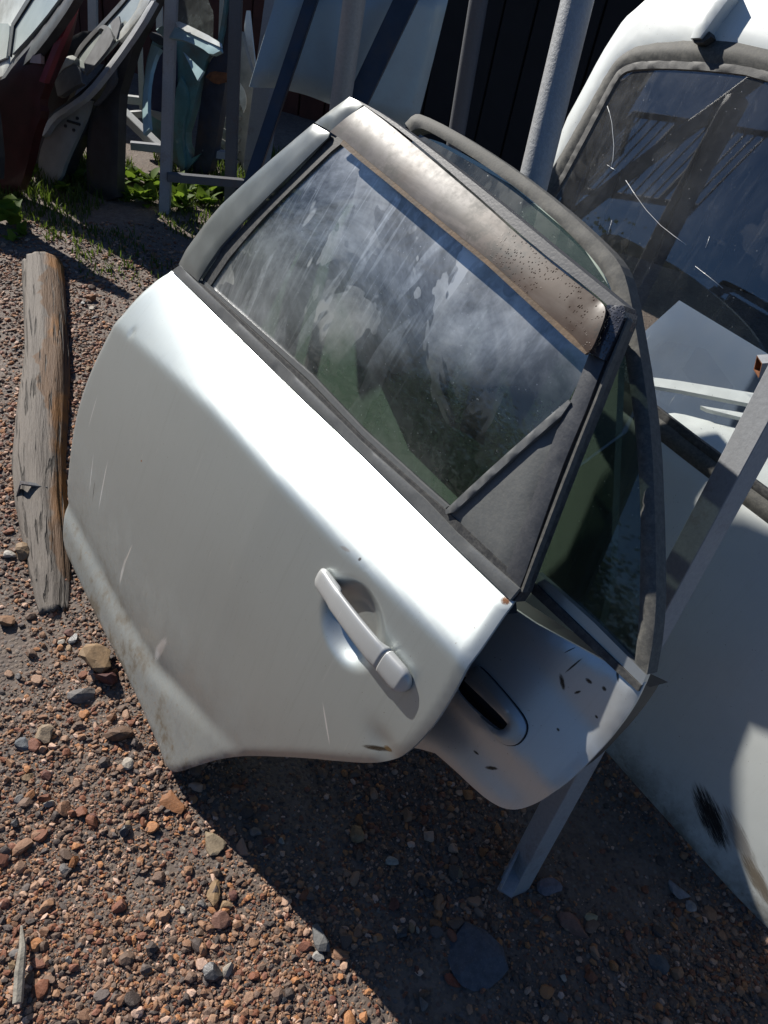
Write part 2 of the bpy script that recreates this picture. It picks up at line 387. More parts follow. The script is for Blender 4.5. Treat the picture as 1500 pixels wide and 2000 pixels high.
MT['glass_far'] = dusty_glass('far_door_glass', tint=(0.4, 0.45, 0.42), dust=(0.50, 0.54, 0.52), amount=0.95, seed=9.0, trans=0.6)
MT['rubber'] = rubber('black_rubber'); MT['rubber_dusty'] = rubber('dusty_rubber', amt=0.9, dust=(0.25, 0.24, 0.21))
MT['seal_old'] = rubber('weathered_seal', col=(0.060, 0.060, 0.056), dust=(0.155, 0.148, 0.128), amt=0.8, rough=0.6)
MT['pillar'] = simple('satin_grey_pillar', (0.155, 0.168, 0.163), 0.34, 0.3, 0.12, 18, coat=0.15)
MT['black_trim'] = rubber('black_trim', col=(0.038, 0.041, 0.048), dust=(0.10, 0.10, 0.10), amt=0.35, rough=0.34)
MT['grey_trim'] = rubber('grey_plastic', col=(0.095, 0.10, 0.10), dust=(0.15, 0.15, 0.14), amt=0.5, rough=0.48)
MT['moulding'] = rubber('belt_moulding', col=(0.105, 0.11, 0.112), dust=(0.18, 0.18, 0.17), amt=0.4, rough=0.34)
MT['inner'] = simple('door_inner_metal', (0.030, 0.031, 0.034), 0.5, 0.2, 0.3, 12)
MT['galv'] = galv('galvanised_pipe', rust=0.12)
MT['post'] = galv('painted_post', (0.30, 0.31, 0.325), rust=0.45, rough=0.45, metal=0.1, grain=0.2)
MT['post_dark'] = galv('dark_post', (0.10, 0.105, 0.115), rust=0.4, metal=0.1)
MT['post_light'] = galv('pale_post', (0.42, 0.43, 0.42), rust=0.15, metal=0.0)
MT['rust'] = simple('rust', (0.16, 0.06, 0.022), 0.8, 0, 0.5, 40, 0.4)
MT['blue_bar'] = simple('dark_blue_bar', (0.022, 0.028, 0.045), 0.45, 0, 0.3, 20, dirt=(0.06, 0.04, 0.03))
MT['bonnet'] = silver_paint('bonnet_blue_grey', (0.29, 0.35, 0.375), mud=0.15, metal=0.35, rough=0.4, seed=12.0)
MT['bright_white'] = simple('reflection_white', (0.82, 0.84, 0.79), 0.4, 0, 0.06, 20, coat=0.2)  # extra bright white for the pieces that imitate reflections
MT['bluegrey'] = silver_paint('reflection_blue_grey', (0.12, 0.165, 0.24), mud=0.1, metal=0.2, rough=0.4, seed=15.0)  # reflection tone for the panel behind the tailgate glass
MT['red'] = simple('dark_red_paint', (0.05, 0.007, 0.008), 0.4, 0, 0.35, 10, coat=0.3)
MT['tealpale'] = simple('pale_teal_paint', (0.24, 0.36, 0.38), 0.4, 0, 0.15, 12, coat=0.2)
MT['teal'] = simple('teal_paint', (0.10, 0.22, 0.22), 0.4, 0.1, 0.25, 12, coat=0.3, dirt=(0.12, 0.12, 0.09))
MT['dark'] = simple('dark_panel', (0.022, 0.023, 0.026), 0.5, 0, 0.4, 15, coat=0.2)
MT['dark_flat'] = simple('flat_black', (0.008, 0.008, 0.009), 0.85, 0, 0.4, 9)
MT['navy'] = simple('navy_lining', (0.03, 0.03, 0.06), 0.8, 0, 0.3, 15)
MT['whitef'] = simple('far_white_paint', (0.55, 0.57, 0.54), 0.4, 0, 0.2, 9, coat=0.3, dirt=(0.22, 0.20, 0.16))
MT['glasspale'] = simple('dusty_pale_glass', (0.36, 0.39, 0.37), 0.22, 0, 0.18, 8, coat=0.3)
MT['greyarch'] = simple('grey_lining', (0.10, 0.105, 0.115), 0.6, 0, 0.3, 20)
MT['pinkish'] = simple('pinkish_plastic', (0.45, 0.30, 0.26), 0.5, 0, 0.15, 20)
MT['redlit'] = simple('red_rail_paint', (0.16, 0.02, 0.03), 0.4, 0, 0.3, 14)
MT['trimcard'] = simple('pale_door_card', (0.26, 0.25, 0.22), 0.8, 0, 0.15, 14)
MT['ribbed'] = simple('ribbed_grey_plastic', (0.22, 0.22, 0.20), 0.55, 0, 0.3, 10)
MT['brickish'] = simple('rust_brown_boarding', (0.085, 0.028, 0.018), 0.85, 0, 0.4, 6)
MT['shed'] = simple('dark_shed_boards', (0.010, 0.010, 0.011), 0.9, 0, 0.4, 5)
def wood_dark(): return MT['shed']

def visor_mat():
    t = NT('smoky_visor'); x, y, z = t.xyz()[0:3]
    n = t.noise(14, 7, 0.7); n2 = t.noise(60, 5, 0.7, off=(2, 2, 0)); n3 = t.noise(5, 4, 0.6, off=(1, 7, 0))
    c = t.mix(t.ramp(n, [(0.35, 0), (0.65, 1)]), (0.024, 0.020, 0.020), (0.072, 0.064, 0.066))
    c = t.mix(t.ramp(n3, [(0.45, 0), (0.66, 0.85)]), c, (0.060, 0.034, 0.020))
    dk = t.math('MULTIPLY', t.ramp(n2, [(0.46, 0), (0.60, 1)]), t.ramp(t.noise(7, 4, off=(6, 1, 0)), [(0.48, 0), (0.58, 1)]))
    sk = t.noise(26, 5, 0.65, sc=(0.25, 2.4, 1), off=(3, 0, 0)); c = t.mix(t.ramp(sk, [(0.50, 0), (0.68, 0.6)]), c, (0.16, 0.14, 0.13))
    c = t.mix(t.ramp(x, [(0.02, 0), (0.24, 0.75)]), c, t.mix(n, (0.018, 0.012, 0.008), (0.075, 0.042, 0.024)))
    c = t.mix(dk, c, (0.012, 0.010, 0.009))
    drop = t.n('TexVoronoi'); drop.inputs['Scale'].default_value = 330; drop.inputs['Randomness'].default_value = 1.0; t.l(t.tc.outputs['Object'], drop.inputs['Vector'])
    wet = t.ramp(x, [(0.08, 0), (0.22, 1)])
    wet = t.math('MULTIPLY', wet, t.ramp(t.noise(9, 3, off=(3, 3, 0)), [(0.45, 0), (0.55, 1)]))
    dsep = t.n('SeparateColor'); t.l(drop.outputs['Color'], dsep.inputs[0])
    dh = t.math('MULTIPLY', t.math('MULTIPLY', t.ramp(drop.outputs['Distance'], [(0.0, 1), (0.35, 0)]), t.ramp(dsep.outputs[0], [(0.55, 0), (0.6, 1)])), wet)
    nb = t.bump(dh, 0.9, 0.004)
    return t.done(t.bsdf(c, t.math('SUBTRACT', t.math('ADD', 0.30, t.math('MULTIPLY', n2, 0.25)), t.math('MULTIPLY', wet, 0.10)), 0, nb, coat=0.0, spec=0.22))
MT['visor'] = visor_mat()
MT['visor_mud'] = simple('visor_edge_mud', (0.12, 0.078, 0.045), 0.75, 0, 0.35, 40, 0.3, dirt=(0.05, 0.036, 0.025))
def wet_black():
    t = NT('wet_black_frame')
    drop = t.n('TexVoronoi'); drop.inputs['Scale'].default_value = 340; t.l(t.tc.outputs['Object'], drop.inputs['Vector'])
    dh = t.ramp(drop.outputs['Distance'], [(0.0, 1), (0.40, 0)])
    c = t.ramp(t.noise(30, 5), [(0.4, (0.02, 0.022, 0.03)), (0.7, (0.07, 0.07, 0.08))])
    return t.done(t.bsdf(c, 0.18, 0, t.bump(dh, 0.9, 0.004), coat=0.5))
MT['wet'] = wet_black()

# ================================================================== THE GROUND
def hz(x, y):
    """height of the dirt: gentle lumps, flat where things stand on it."""
    return 0.010 * noise.noise(Vector((x * 2.1, y * 2.1, 3.0))) + 0.006 * noise.noise(Vector((x * 6, y * 6, 1.0))) + 0.003 * noise.noise(Vector((x * 17, y * 17, 5.0))) - 0.008
def ground_mat():
    t = NT('gravelly_dirt'); g = t.tc.outputs['Object']
    a = t.noise(1.1, 6, 0.65); b = t.noise(28, 6, 0.7); c_ = t.noise(140, 4, 0.7); d_ = t.noise(420, 2, 0.6)
    col = t.mix(t.ramp(a, [(0.35, 0), (0.65, 1)]), (0.105, 0.078, 0.061), (0.190, 0.148, 0.118))
    col = t.mix(t.ramp(b, [(0.35, 0.55), (0.62, 0)]), col, (0.045, 0.033, 0.028))
    vo = t.n('TexVoronoi'); vo.inputs['Scale'].default_value = 105; t.l(g, vo.inputs['Vector'])
    vc = t.n('SeparateColor'); t.l(vo.outputs['Color'], vc.inputs[0])
    peb = t.ramp(vc.outputs[0], [(0.0, (0.04, 0.036, 0.038)), (0.25, (0.12, 0.085, 0.06)), (0.5, (0.15, 0.115, 0.085)), (0.7, (0.09, 0.045, 0.032)), (0.85, (0.20, 0.175, 0.15)), (1, (0.06, 0.06, 0.068))])
    pm = t.ramp(vo.outputs['Distance'], [(0.30, 0.75), (0.55, 0)])
    col = t.mix(pm, col, peb)
    col = t.mix(t.ramp(d_, [(0.62, 0), (0.72, 0.5)]), col, (0.20, 0.16, 0.125))
    # bump height from fine grain and pebbles
    h = t.math('ADD', t.math('MULTIPLY', c_, 0.5), t.math('MULTIPLY', pm, 0.6))
    return t.done(t.bsdf(col, 0.82, 0, t.bump(h, 0.8, 0.004)))
def build_ground():
    xs = np.concatenate([[-400, -120, -40, -15, -8, -5, -3.6], np.arange(-2.7, 1.6, 0.035), [2, 3, 5, 8, 15, 40, 120, 400]])
    ys = np.concatenate([[-400, -120, -40, -12, -4, -1.5, -.4], np.arange(0.1, 4.6, 0.035), [5, 5.6, 6.5, 8, 12, 25, 60, 150, 500]])
    vs_ = [(x, y, hz(x, y)) for y in ys for x in xs]; nx = len(xs)
    fs = [(j * nx + i, j * nx + i + 1, (j + 1) * nx + i + 1, (j + 1) * nx + i) for j in range(len(ys) - 1) for i in range(nx - 1)]
    tag(pydata('ground', vs_, fs, ground_mat(), smooth=True), kind='structure')
build_ground()

# ================================================================== BACKDROP: the dark shed and boarding behind the racks
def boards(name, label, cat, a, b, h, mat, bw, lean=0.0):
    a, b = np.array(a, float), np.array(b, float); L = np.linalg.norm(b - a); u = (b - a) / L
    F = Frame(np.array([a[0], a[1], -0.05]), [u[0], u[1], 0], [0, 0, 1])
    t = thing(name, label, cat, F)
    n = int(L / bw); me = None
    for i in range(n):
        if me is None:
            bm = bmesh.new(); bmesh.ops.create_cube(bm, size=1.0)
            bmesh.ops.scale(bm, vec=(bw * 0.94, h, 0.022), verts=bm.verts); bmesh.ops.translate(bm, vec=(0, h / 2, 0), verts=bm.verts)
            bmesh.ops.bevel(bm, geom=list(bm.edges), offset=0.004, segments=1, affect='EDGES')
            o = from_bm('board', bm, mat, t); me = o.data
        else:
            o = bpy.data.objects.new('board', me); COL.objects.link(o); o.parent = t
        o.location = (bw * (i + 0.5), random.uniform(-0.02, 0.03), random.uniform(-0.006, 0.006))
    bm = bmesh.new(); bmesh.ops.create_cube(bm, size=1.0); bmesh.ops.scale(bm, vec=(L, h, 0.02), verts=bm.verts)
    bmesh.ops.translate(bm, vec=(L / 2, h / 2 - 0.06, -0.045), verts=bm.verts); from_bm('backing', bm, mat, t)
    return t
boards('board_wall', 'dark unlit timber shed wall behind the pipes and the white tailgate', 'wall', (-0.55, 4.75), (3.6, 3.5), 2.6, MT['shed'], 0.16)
boards('board_wall', 'rust brown boarding far behind the left door rack', 'wall', (-5.2, 6.3), (-0.75, 5.55), 1.9, MT['brickish'], 0.18)

# ================================================================== SILVER DOOR IN FRONT
D1 = lean_frame(0.0, 20)
def sstep(a, b, x):
    x = max(0.0, min(1.0, (x - a) / (b - a))); return x * x * (3 - 2 * x)
def interp(x, xs, ys):
    return float(np.interp(x, xs, ys))
def vbelt(u): return 0.772 + (u + 0.66) * 0.060
def vcrease(u): return interp(u, [-0.75, -0.24, 0.16, 0.42], [0.612, 0.692, 0.730, 0.764])
def vridge(u): return interp(u, [-0.8, -0.35, -0.15, 0.1, 0.4], [0.066, 0.074, 0.100, 0.195, 0.33])
def d1_smooth(u, v):
    vr, vc, vb = vridge(u), vcrease(u), vbelt(u)
    rd = interp(u, [-0.8, -0.1, 0.12, 0.25], [1.0, 1.0, 0.35, 0.0])
    cd = interp(u, [-0.75, 0.0, 0.42], [0.072, 0.074, 0.062])
    if v <= vr: low = 0.016 + 0.009 * (v / max(vr, 1e-3))
    else: low = None
    w = interp(u, [-0.75, -0.3, 0.1], [0.045, 0.055, 0.05])
    # lower ledge pulls in above the ridge, then the main panel swells out to the shoulder
    def main(v):
        s = (v - vr) / max(vc - vr, 1e-3); s = max(0, min(1, s))
        return 0.023 + (cd - 0.023) * math.sin(min(1, s * 1.05) * math.pi / 2) ** 0.9
    if low is not None: d = low if rd > 0.99 else low * rd + (0.016 + 0.008 * (v / max(vr, 1e-3))) * (1 - rd)
    elif v < vc:
        d = main(v)
        dip = 0.013 * rd * sstep(0, 1, (v - vr) / w) * math.exp(-max(0, v - vr - w) / 0.05)
        d = d + 0.001 * rd * (1 - sstep(0, 1, (v - vr) / w)) - dip
    elif v < vb:
        s = (v - vc) / max(vb - vc, 1e-3); d = cd + (0.008 - cd) * (s * 0.82 + 0.18 * s * s)
    else:
        d = 0.008 - 0.02 * (v - vb) - 0.28 * (v - vb) ** 2
    return d
def d1_round(u, v):
    """the same surface with the creases rounded over about 2 cm."""
    h = 0.0045
    return (d1_smooth(u, v) * 2 + d1_smooth(u, v - h) + d1_smooth(u, v + h) + d1_smooth(u, v - 2 * h) * 0.5 + d1_smooth(u, v + 2 * h) * 0.5) / 5.0
CUPC = (0.258, 0.663)
def d1(u, v):
    d = d1_round(u, v)
    rr = math.hypot((u - CUPC[0]) / 0.072, (v - CUPC[1]) / 0.067)
    if rr < 1.0:
        d -= 0.019 * (0.5 + 0.5 * math.cos(math.pi * min(1.0, max(0.0, (rr - 0.42) / 0.58)))) 
    # dent and torn lip near the wheel-arch corner, small ding on the shoulder
    d -= 0.006 * math.exp(-(((u - 0.40) / 0.03) ** 2 + ((v - 0.575) / 0.018) ** 2))
    d -= 0.003 * math.exp(-(((u + 0.60) / 0.008) ** 2 + ((v - 0.645) / 0.008) ** 2))
    d -= 0.004 * math.exp(-(((u - 0.05) / 0.13) ** 2 + ((v - 0.42) / 0.10) ** 2))
    return d
d1w = lambda u, v: 0.008 - 0.02 * (v - vbelt(u)) - 0.28 * max(0, v - vbelt(u)) ** 2     # window plane, curving in towards the roof
def off(f, k): return lambda u, v: f(u, v) + k

door = thing('salvaged_door', 'large silver rear car door leaning in front, black window surround and brown smoky visor', 'car door', D1, group='silver car doors leaning in the row')
skin_px = [(332, 528), (318, 537), (300, 549), (262, 583), (228, 625), (195, 680), (170, 735), (150, 795), (138, 860), (131, 930), (129, 985), (122, 1016), (120, 1050),
           (125, 1078), (150, 1130), (190, 1215), (230, 1290), (270, 1375), (305, 1455), (318, 1490), (328, 1507), (345, 1509), (370, 1500), (420, 1484), (470, 1477), (530, 1478), (600, 1482), (660, 1488),
           (720, 1492), (755, 1488), (785, 1476), (815, 1450), (850, 1408), (885, 1350), (920, 1290), (955, 1240), (985, 1195), (1000, 1175), (990, 1171), (865, 1050), (700, 885), (580, 772), (440, 636)]
skin_uv = chaikin(D1.uvs(skin_px, d1_round), 2, 45)
sheet('door_skin', skin_uv, MT['silver'], door, d1, 0.004, 0.0085, roll=0.004, rollw=0.006, refine=(CUPC, 0.080, 0.0032))
# the inner shell: set in from the skin's edge
cen = np.mean(skin_uv, 0)
def inset(poly, k):
    P = np.array(poly); n = len(P); out = []
    for i in range(n):
        t = P[(i + 1) % n] - P[i - 1]; t = t / (np.linalg.norm(t) + 1e-9); out.append(P[i] + np.array([-t[1], t[0]]) * k)
    A = sum(P[i - 1][0] * P[i][1] - P[i][0] * P[i - 1][1] for i in range(n))
    if A < 0: out = [2 * P[i] - out[i] for i in range(n)]
    return [tuple(o) for o in out]
sheet('inner_shell', inset(resample(skin_uv, 0.03), 0.020), MT['inner'], door, off(d1, -0.008), 0.034, 0.02)
# belt mouldings
low_edge = [(332, 528), (580, 772), (700, 885), (865, 1050), (992, 1172)]
mid_edge = [(347, 517), (395, 565), (590, 752), (700, 861), (825, 974), (887, 1040), (1010, 1150)]
sheet('belt_moulding', D1.uvs(low_edge, off(d1w, .004)) + D1.uvs(mid_edge, off(d1w, .004))[::-1], MT['moulding'], door, off(d1w, 0.003), 0.006, 0.012, roll=0.003, rollw=0.004)
sheet('belt_seal', D1.uvs([(347, 517), (395, 567), (590, 754), (700, 863), (825, 976), (887, 1042), (1010, 1152)], d1w) + D1.uvs([(384, 549), (395, 557), (595, 742), (700, 850), (825, 961), (878, 1006), (1012, 1132)], d1w)[::-1], MT['rubber'], door, off(d1w, -0.003), 0.012, 0.012)
sheet('inner_moulding', D1.uvs([(392, 554), (595, 740), (700, 849), (825, 962), (862, 994)], d1w) + D1.uvs([(392, 546), (600, 730), (700, 836), (825, 950), (868, 988)], d1w)[::-1], MT['moulding'], door, off(d1w, -0.004), 0.008, 0.010, roll=0.003, rollw=0.004)
# window
gl_px = [(386, 552), (500, 412), (652, 262), (700, 225), (800, 290), (960, 420), (1100, 520), (1185, 600), (1165, 680), (1107, 790), (868, 1002), (700, 850), (600, 752)]
sheet('window_glass', D1.uvs(gl_px, off(d1w, -.012)), MT['glass'], door, off(d1w, -0.012), 0.004, 0.03)
# front pillar cover: long lower piece, short upper piece with a joint
pil_o = [(348, 516), (362, 488), (380, 463), (404, 431), (430, 401), (490, 345), (560, 284), (611, 241)]
pil_i = [(386, 549), (407, 514), (430, 481), (462, 445), (500, 406), (570, 336), (640, 268), (643, 259)]
sheet('pillar_cover', D1.uvs(pil_o, d1w) + D1.uvs(pil_i, d1w)[::-1], MT['pillar'], door, off(d1w, 0.002), 0.003, 0.012, roll=0.003, rollw=0.006)
sheet('pillar_cap', D1.uvs([(613, 239), (650, 210), (681, 188), (695, 195), (707, 204), (672, 233), (646, 256)], d1w), MT['pillar'], door, off(d1w, 0.002), 0.004, 0.010, roll=0.004, rollw=0.008)
sheet('glass_run', D1.uvs([(386, 549), (430, 481), (500, 406), (570, 336), (643, 259), (668, 270), (640, 292), (580, 350), (510, 420), (440, 502), (404, 556)], d1w), MT['rubber'], door, off(d1w, -0.008), 0.004, 0.012)
# roof rail of the frame and its top edge
rail_o = [(681, 188), (700, 196), (750, 224), (823, 277), (950, 376), (1080, 484), (1219, 597)]
rail_i = [(707, 204), (750, 232), (823, 289), (930, 382), (1042, 482), (1150, 566), (1186, 598)]
sheet('frame_rail', chaikin(D1.uvs(rail_o, d1w), 1, 60, False) + chaikin(D1.uvs(rail_i, d1w), 1, 60, False)[::-1], MT['black_trim'], door, off(d1w, 0.001), 0.022, 0.014, roll=0.006, rollw=0.010)
vis_o = [(707, 205), (750, 236), (823, 297), (930, 388), (1042, 488), (1120, 550), (1170, 588), (1182, 602), (1181, 622), (1172, 650), (1160, 678), (1152, 689)]
vis_i = [(646, 258), (668, 272), (700, 300), (750, 341), (850, 424), (950, 506), (1070, 614), (1120, 660), (1144, 688)]
dvis = lambda u, v: d1w(u, v) + 0.012
vis_poly = chaikin(D1.uvs(vis_o, dvis) + D1.uvs(vis_i, dvis)[::-1], 2, 50)
def d_vis(u, v):
    e = min(1.0, vis_dist(u, v) / 0.045); return d1w(u, v) + 0.007 + 0.007 * e * (2 - e)
_vo = np.array(chaikin(D1.uvs(vis_o[:7], dvis), 3, 80, False))
def vis_dist(u, v):
    a, b = _vo[:-1], _vo[1:]; ab = b - a; p = np.array([u, v]); k = np.clip(((p - a) * ab).sum(1) / ((ab * ab).sum(1) + 1e-12), 0, 1)
    return float(np.min(np.linalg.norm(p - (a + ab * k[:, None]), axis=1)))
sheet('rain_visor', vis_poly, MT['visor'], door, d_vis, 0.003, 0.009)
lip_i = [(664, 281), (700, 312), (750, 352), (850, 435), (950, 517), (1066, 624), (1113, 668), (1142, 692)]
vis_in = D1.uvs(vis_i[1:], off(d1w, .018)); 
sheet('visor_lip', D1.uvs(vis_i[1:], off(d1w, .019)) + D1.uvs(lip_i, off(d1w, .017))[::-1], MT['visor_mud'], door, off(d1w, 0.0185), 0.005, 0.01, roll=0.002, rollw=0.003)
# rear corner and rear post of the frame
sheet('frame_corner', chaikin(D1.uvs([(1187, 596), (1219, 597), (1223, 612), (1205, 655), (1180, 704), (1153, 690), (1161, 677), (1173, 650), (1182, 622), (1183, 604)], d1w), 1, 50), MT['wet'], door, off(d1w, 0.006), 0.028, 0.010, roll=0.005, rollw=0.008)
sheet('rear_post', D1.uvs([(1148, 690), (1178, 705), (1140, 805), (1098, 905), (1064, 1000), (1024, 1118), (1012, 1148), (986, 1117), (1040, 965), (1094, 815), (1110, 787), (1128, 742)], d1w), MT['black_trim'], door, off(d1w, 0.0), 0.012, 0.012, roll=0.003, rollw=0.006)
sheet('rear_seal', D1.uvs([(1180, 704), (1223, 612), (1226, 624), (1160, 790), (1110, 915), (1062, 1040), (1018, 1156), (1004, 1176), (1000, 1168), (1012, 1148), (1030, 1105), (1068, 1000), (1102, 905), (1144, 805)], off(d1w, -.008)), MT['rubber'], door, off(d1w, -0.008), 0.022, 0.014)
sheet('seal_lip', D1.uvs([(1226, 620), (1228, 626), (1162, 791), (1113, 915), (1065, 1041), (1021, 1157), (1017, 1155), (1060, 1039), (1108, 914), (1158, 789)], off(d1w, -.004)), MT['seal_old'], door, off(d1w, -0.003), 0.010, 0.012)
# quarter panel with its bright divider
sheet('quarter_panel', D1.uvs([(1106, 790), (1092, 818), (985, 1117), (994, 1134), (930, 1080), (862, 1012), (868, 1002)], d1w), MT['grey_trim'], door, off(d1w, -0.004), 0.010, 0.014, roll=0.003, rollw=0.004)
sheet('divider_bar', D1.uvs([(1108, 780), (1112, 786), (1094, 812), (885, 1000), (868, 1004), (868, 996)], off(d1w, .003)), MT['moulding'], door, off(d1w, 0.004), 0.012, 0.008, roll=0.003, rollw=0.004)
# door handle: a bowed grip across the recess and a separate lock cover at the rear end
def handle_part(name, s0, s1, mat):
    a = np.array(D1.uv(610, 1118, off(d1_round, .015))); b = np.array(D1.uv(790, 1346, off(d1_round, .012)))
    t = (b - a) / np.linalg.norm(b - a); L = np.linalg.norm(b - a); nrm = np.array([-t[1], t[0]])
    bm = bmesh.new(); rings = []; NS, SG = 30, 22
    for i in range(NS + 1):
        s = s0 + (s1 - s0) * i / NS
        c = a + t * (s * L)
        # half width: blunt rounded ends, slightly narrower in the middle
        wid = 0.0172 * (1 - 0.05 * math.sin(math.pi * s)) * math.sqrt(max(0.0, 1 - max(0, (0.07 - s) / 0.07) ** 2.2)) * math.sqrt(max(0.0, 1 - max(0, (s - 0.90) / 0.10) ** 2.2))
        wid *= 0.92 + 0.22 * s
        lift = 0.0115 + 0.0075 * math.sin(math.pi * s) ** 0.7 + 0.001 * s
        bot = 0.000 if (s < 0.22 or s > 0.76) else 0.009 * sstep(0.22, 0.27, s) * (1 - sstep(0.70, 0.76, s))
        endk = min(1, math.sqrt(max(0.0, min(s, 1 - s)) / 0.05)) if True else 1
        top = bot + (lift - bot) * (0.35 + 0.65 * endk)
        base = d1_round(c[0], c[1])
        ring = []
        for j in range(SG):
            al = 2 * math.pi * j / SG; ca, sa = math.cos(al), math.sin(al)
            q = math.copysign(abs(ca) ** 0.75, ca) * max(wid, 1e-4)
            hgt = (top + bot) / 2 + math.copysign(abs(sa) ** 0.6, sa) * (top - bot) / 2
            pt = c + nrm * q
            ring.append(bm.verts.new((pt[0], pt[1], base + hgt)))
        rings.append(ring)
    for A_, B_ in zip(rings, rings[1:]):
        for j in range(SG): bm.faces.new((A_[j], A_[(j + 1) % SG], B_[(j + 1) % SG], B_[j]))
    bm.faces.new(rings[0][::-1]); bm.faces.new(rings[-1])
    bmesh.ops.remove_doubles(bm, verts=bm.verts, dist=1e-5)
    o = from_bm(name, bm, mat, door, True)
    return o
handle_part('door_handle', 0.0, 0.775, MT['handle'])
handle_part('lock_cover', 0.783, 1.0, MT['handle'])

# ================================================================== SILVER DOOR BEHIND
D2 = lean_frame(0.077, 20)
def d2(u, v):
    vb = 0.74
    vc = 0.625 + (u - 0.4) * 0.10
    if v < vc: d = 0.012 + 0.020 * math.sin(max(0, min(1, v / vc)) * math.pi / 2) - 0.006 * math.exp(-((v - vc + 0.035) / 0.03) ** 2)
    else: d = 0.032 - 0.020 * (v - vc) / max(vb - vc, 1e-3) if v < vb else 0.012 - 0.03 * (v - vb) - 0.25 * (v - vb) ** 2
    rr = max(abs((u - 0.40) / 0.052), 0)
    return d
d2w = lambda u, v: 0.012 - 0.03 * (v - 0.74) - 0.25 * max(0, v - 0.74) ** 2
door2 = thing('salvaged_door', 'smaller dusty silver car door behind the front one, with grey seal and recessed pull handle', 'car door', D2, group='silver car doors leaning in the row')
def o2(k): return off(d2w, k)
vis2 = D2.uvs([(1257, 1335), (1240, 1372), (1215, 1410), (1170, 1465), (1110, 1528), (1060, 1562), (1020, 1581), (990, 1583), (962, 1572), (930, 1548), (880, 1500), (828, 1456)], d2)
hid2 = [(0.17, 0.26), (0.02, 0.12), (-0.12, 0.012), (-0.66, 0.012), (-0.70, 0.10), (-0.72, 0.35), (-0.68, 0.60), (-0.60, 0.735)]
skin2 = chaikin(vis2 + hid2 + [(-0.1, 0.735), (0.3, 0.738)], 2, 45)
cup2 = chaikin(D2.uvs([(890, 1334), (904, 1320), (990, 1401), (997, 1414), (988, 1428), (968, 1428), (890, 1354)], d2), 2, 70)
_q = [D2.uv(*p, d2) for p in ((1108, 1246), (1120, 1300), (1098, 1332), (1128, 1352), (1150, 1330), (1180, 1345), (1112, 1270), (1165, 1400), (960, 1500), (930, 1470), (1090, 1425), (1205, 1315))]
MT['silver_d2'] = silver_paint('silver_paint_littered', (0.56, 0.58, 0.585), mud=0.7, vmud=0.62, metal=0.65, seed=5.0,
    scrapes=[(q[0], q[1], a, b, r_, (0.02, 0.018, 0.015)) for q, a, b, r_ in zip(_q, (0.007, 0.018, 0.012, 0.006, 0.006, 0.004, 0.010, 0.003, 0.012, 0.006, 0.003, 0.012), (0.004, 0.0015, 0.004, 0.002, 0.003, 0.003, 0.001, 0.002, 0.003, 0.002, 0.002, 0.002), (0.4, 1.4, -0.6, 1.1, 0.2, 0, 1.2, 0, 0.8, 0.3, 0, -0.7))])
sheet('door_skin', skin2, MT['silver_d2'], door2, d2, 0.004, 0.010, holes=[cup2], roll=0.003, rollw=0.004)
sheet('inner_shell', inset(resample(skin2, 0.03), 0.014), MT['inner'], door2, off(d2, -0.035), 0.045, 0.04)
hs = D2.uvs([(893, 1352), (925, 1382), (975, 1448), (992, 1457), (1012, 1454), (1028, 1432), (1027, 1408), (1000, 1372), (942, 1306), (925, 1300)], off(d2, .003))
sheet('surround_gap', inset(resample(chaikin(hs, 2, 70), .006), -0.0012), MT['dark_flat'], door2, off(d2, 0.0012), 0.002, 0.008, holes=[inset(cup2, -0.001)])
sheet('handle_surround', chaikin(hs, 2, 70), MT['silver_b'], door2, off(d2, 0.0055), 0.005, 0.006, holes=[inset(cup2, 0.002)], roll=0.002, rollw=0.003)
sheet('handle_cup', inset(cup2, -0.003), MT['dark'], door2, off(d2, -0.024), 0.003, 0.01)
sheet('pull_handle', chaikin(D2.uvs([(908, 1316), (930, 1300), (988, 1364), (1002, 1393), (997, 1409), (984, 1401)], off(d2, .006)), 2, 70), MT['silver_b'], door2, off(d2, 0.006), 0.008, 0.006, roll=0.002, rollw=0.003)
# sill rail and weather strip along the window
sheet('belt_seal', D2.uvs([(1040, 1158), (1140, 1250), (1248, 1350), (1254, 1338), (1150, 1238), (1046, 1138)], d2), MT['rubber'], door2, off(d2, 0.003), 0.01, 0.012)
sheet('belt_rail', D2.uvs([(1046, 1137), (1150, 1237), (1254, 1338), (1262, 1318), (1160, 1216), (1050, 1118)], d2w), MT['silver_b'], door2, o2(0.004), 0.010, 0.012, roll=0.004, rollw=0.006)
sheet('window_glass', D2.uvs([(820, 262), (1000, 362), (1130, 470), (1190, 560), (1222, 660), (1250, 800), (1258, 1000), (1250, 1200), (1240, 1300), (1050, 1125), (800, 880), (640, 520)], o2(-.01)), MT['glass_b'], door2, o2(-0.010), 0.004, 0.03)
fr_o = [(789, 240), (806, 222), (822, 222), (880, 250), (960, 300), (1040, 357), (1110, 414), (1160, 460), (1195, 495), (1215, 525), (1228, 570), (1240, 640), (1258, 745), (1272, 860), (1278, 1000), (1281, 1150), (1276, 1240), (1262, 1318)]
fr_i = [(800, 256), (812, 250), (826, 250), (870, 275), (950, 325), (1030, 384), (1100, 445), (1145, 492), (1176, 530), (1194, 566), (1206, 620), (1224, 720), (1240, 840), (1250, 980), (1249, 1120), (1246, 1220), (1238, 1292)]
sheet('window_frame', chaikin(D2.uvs(fr_o, d2w), 1, 60, False) + chaikin(D2.uvs(fr_i, d2w), 1, 60, False)[::-1], MT['seal_old'], door2, o2(0.006), 0.024, 0.009, roll=0.008, rollw=0.009)

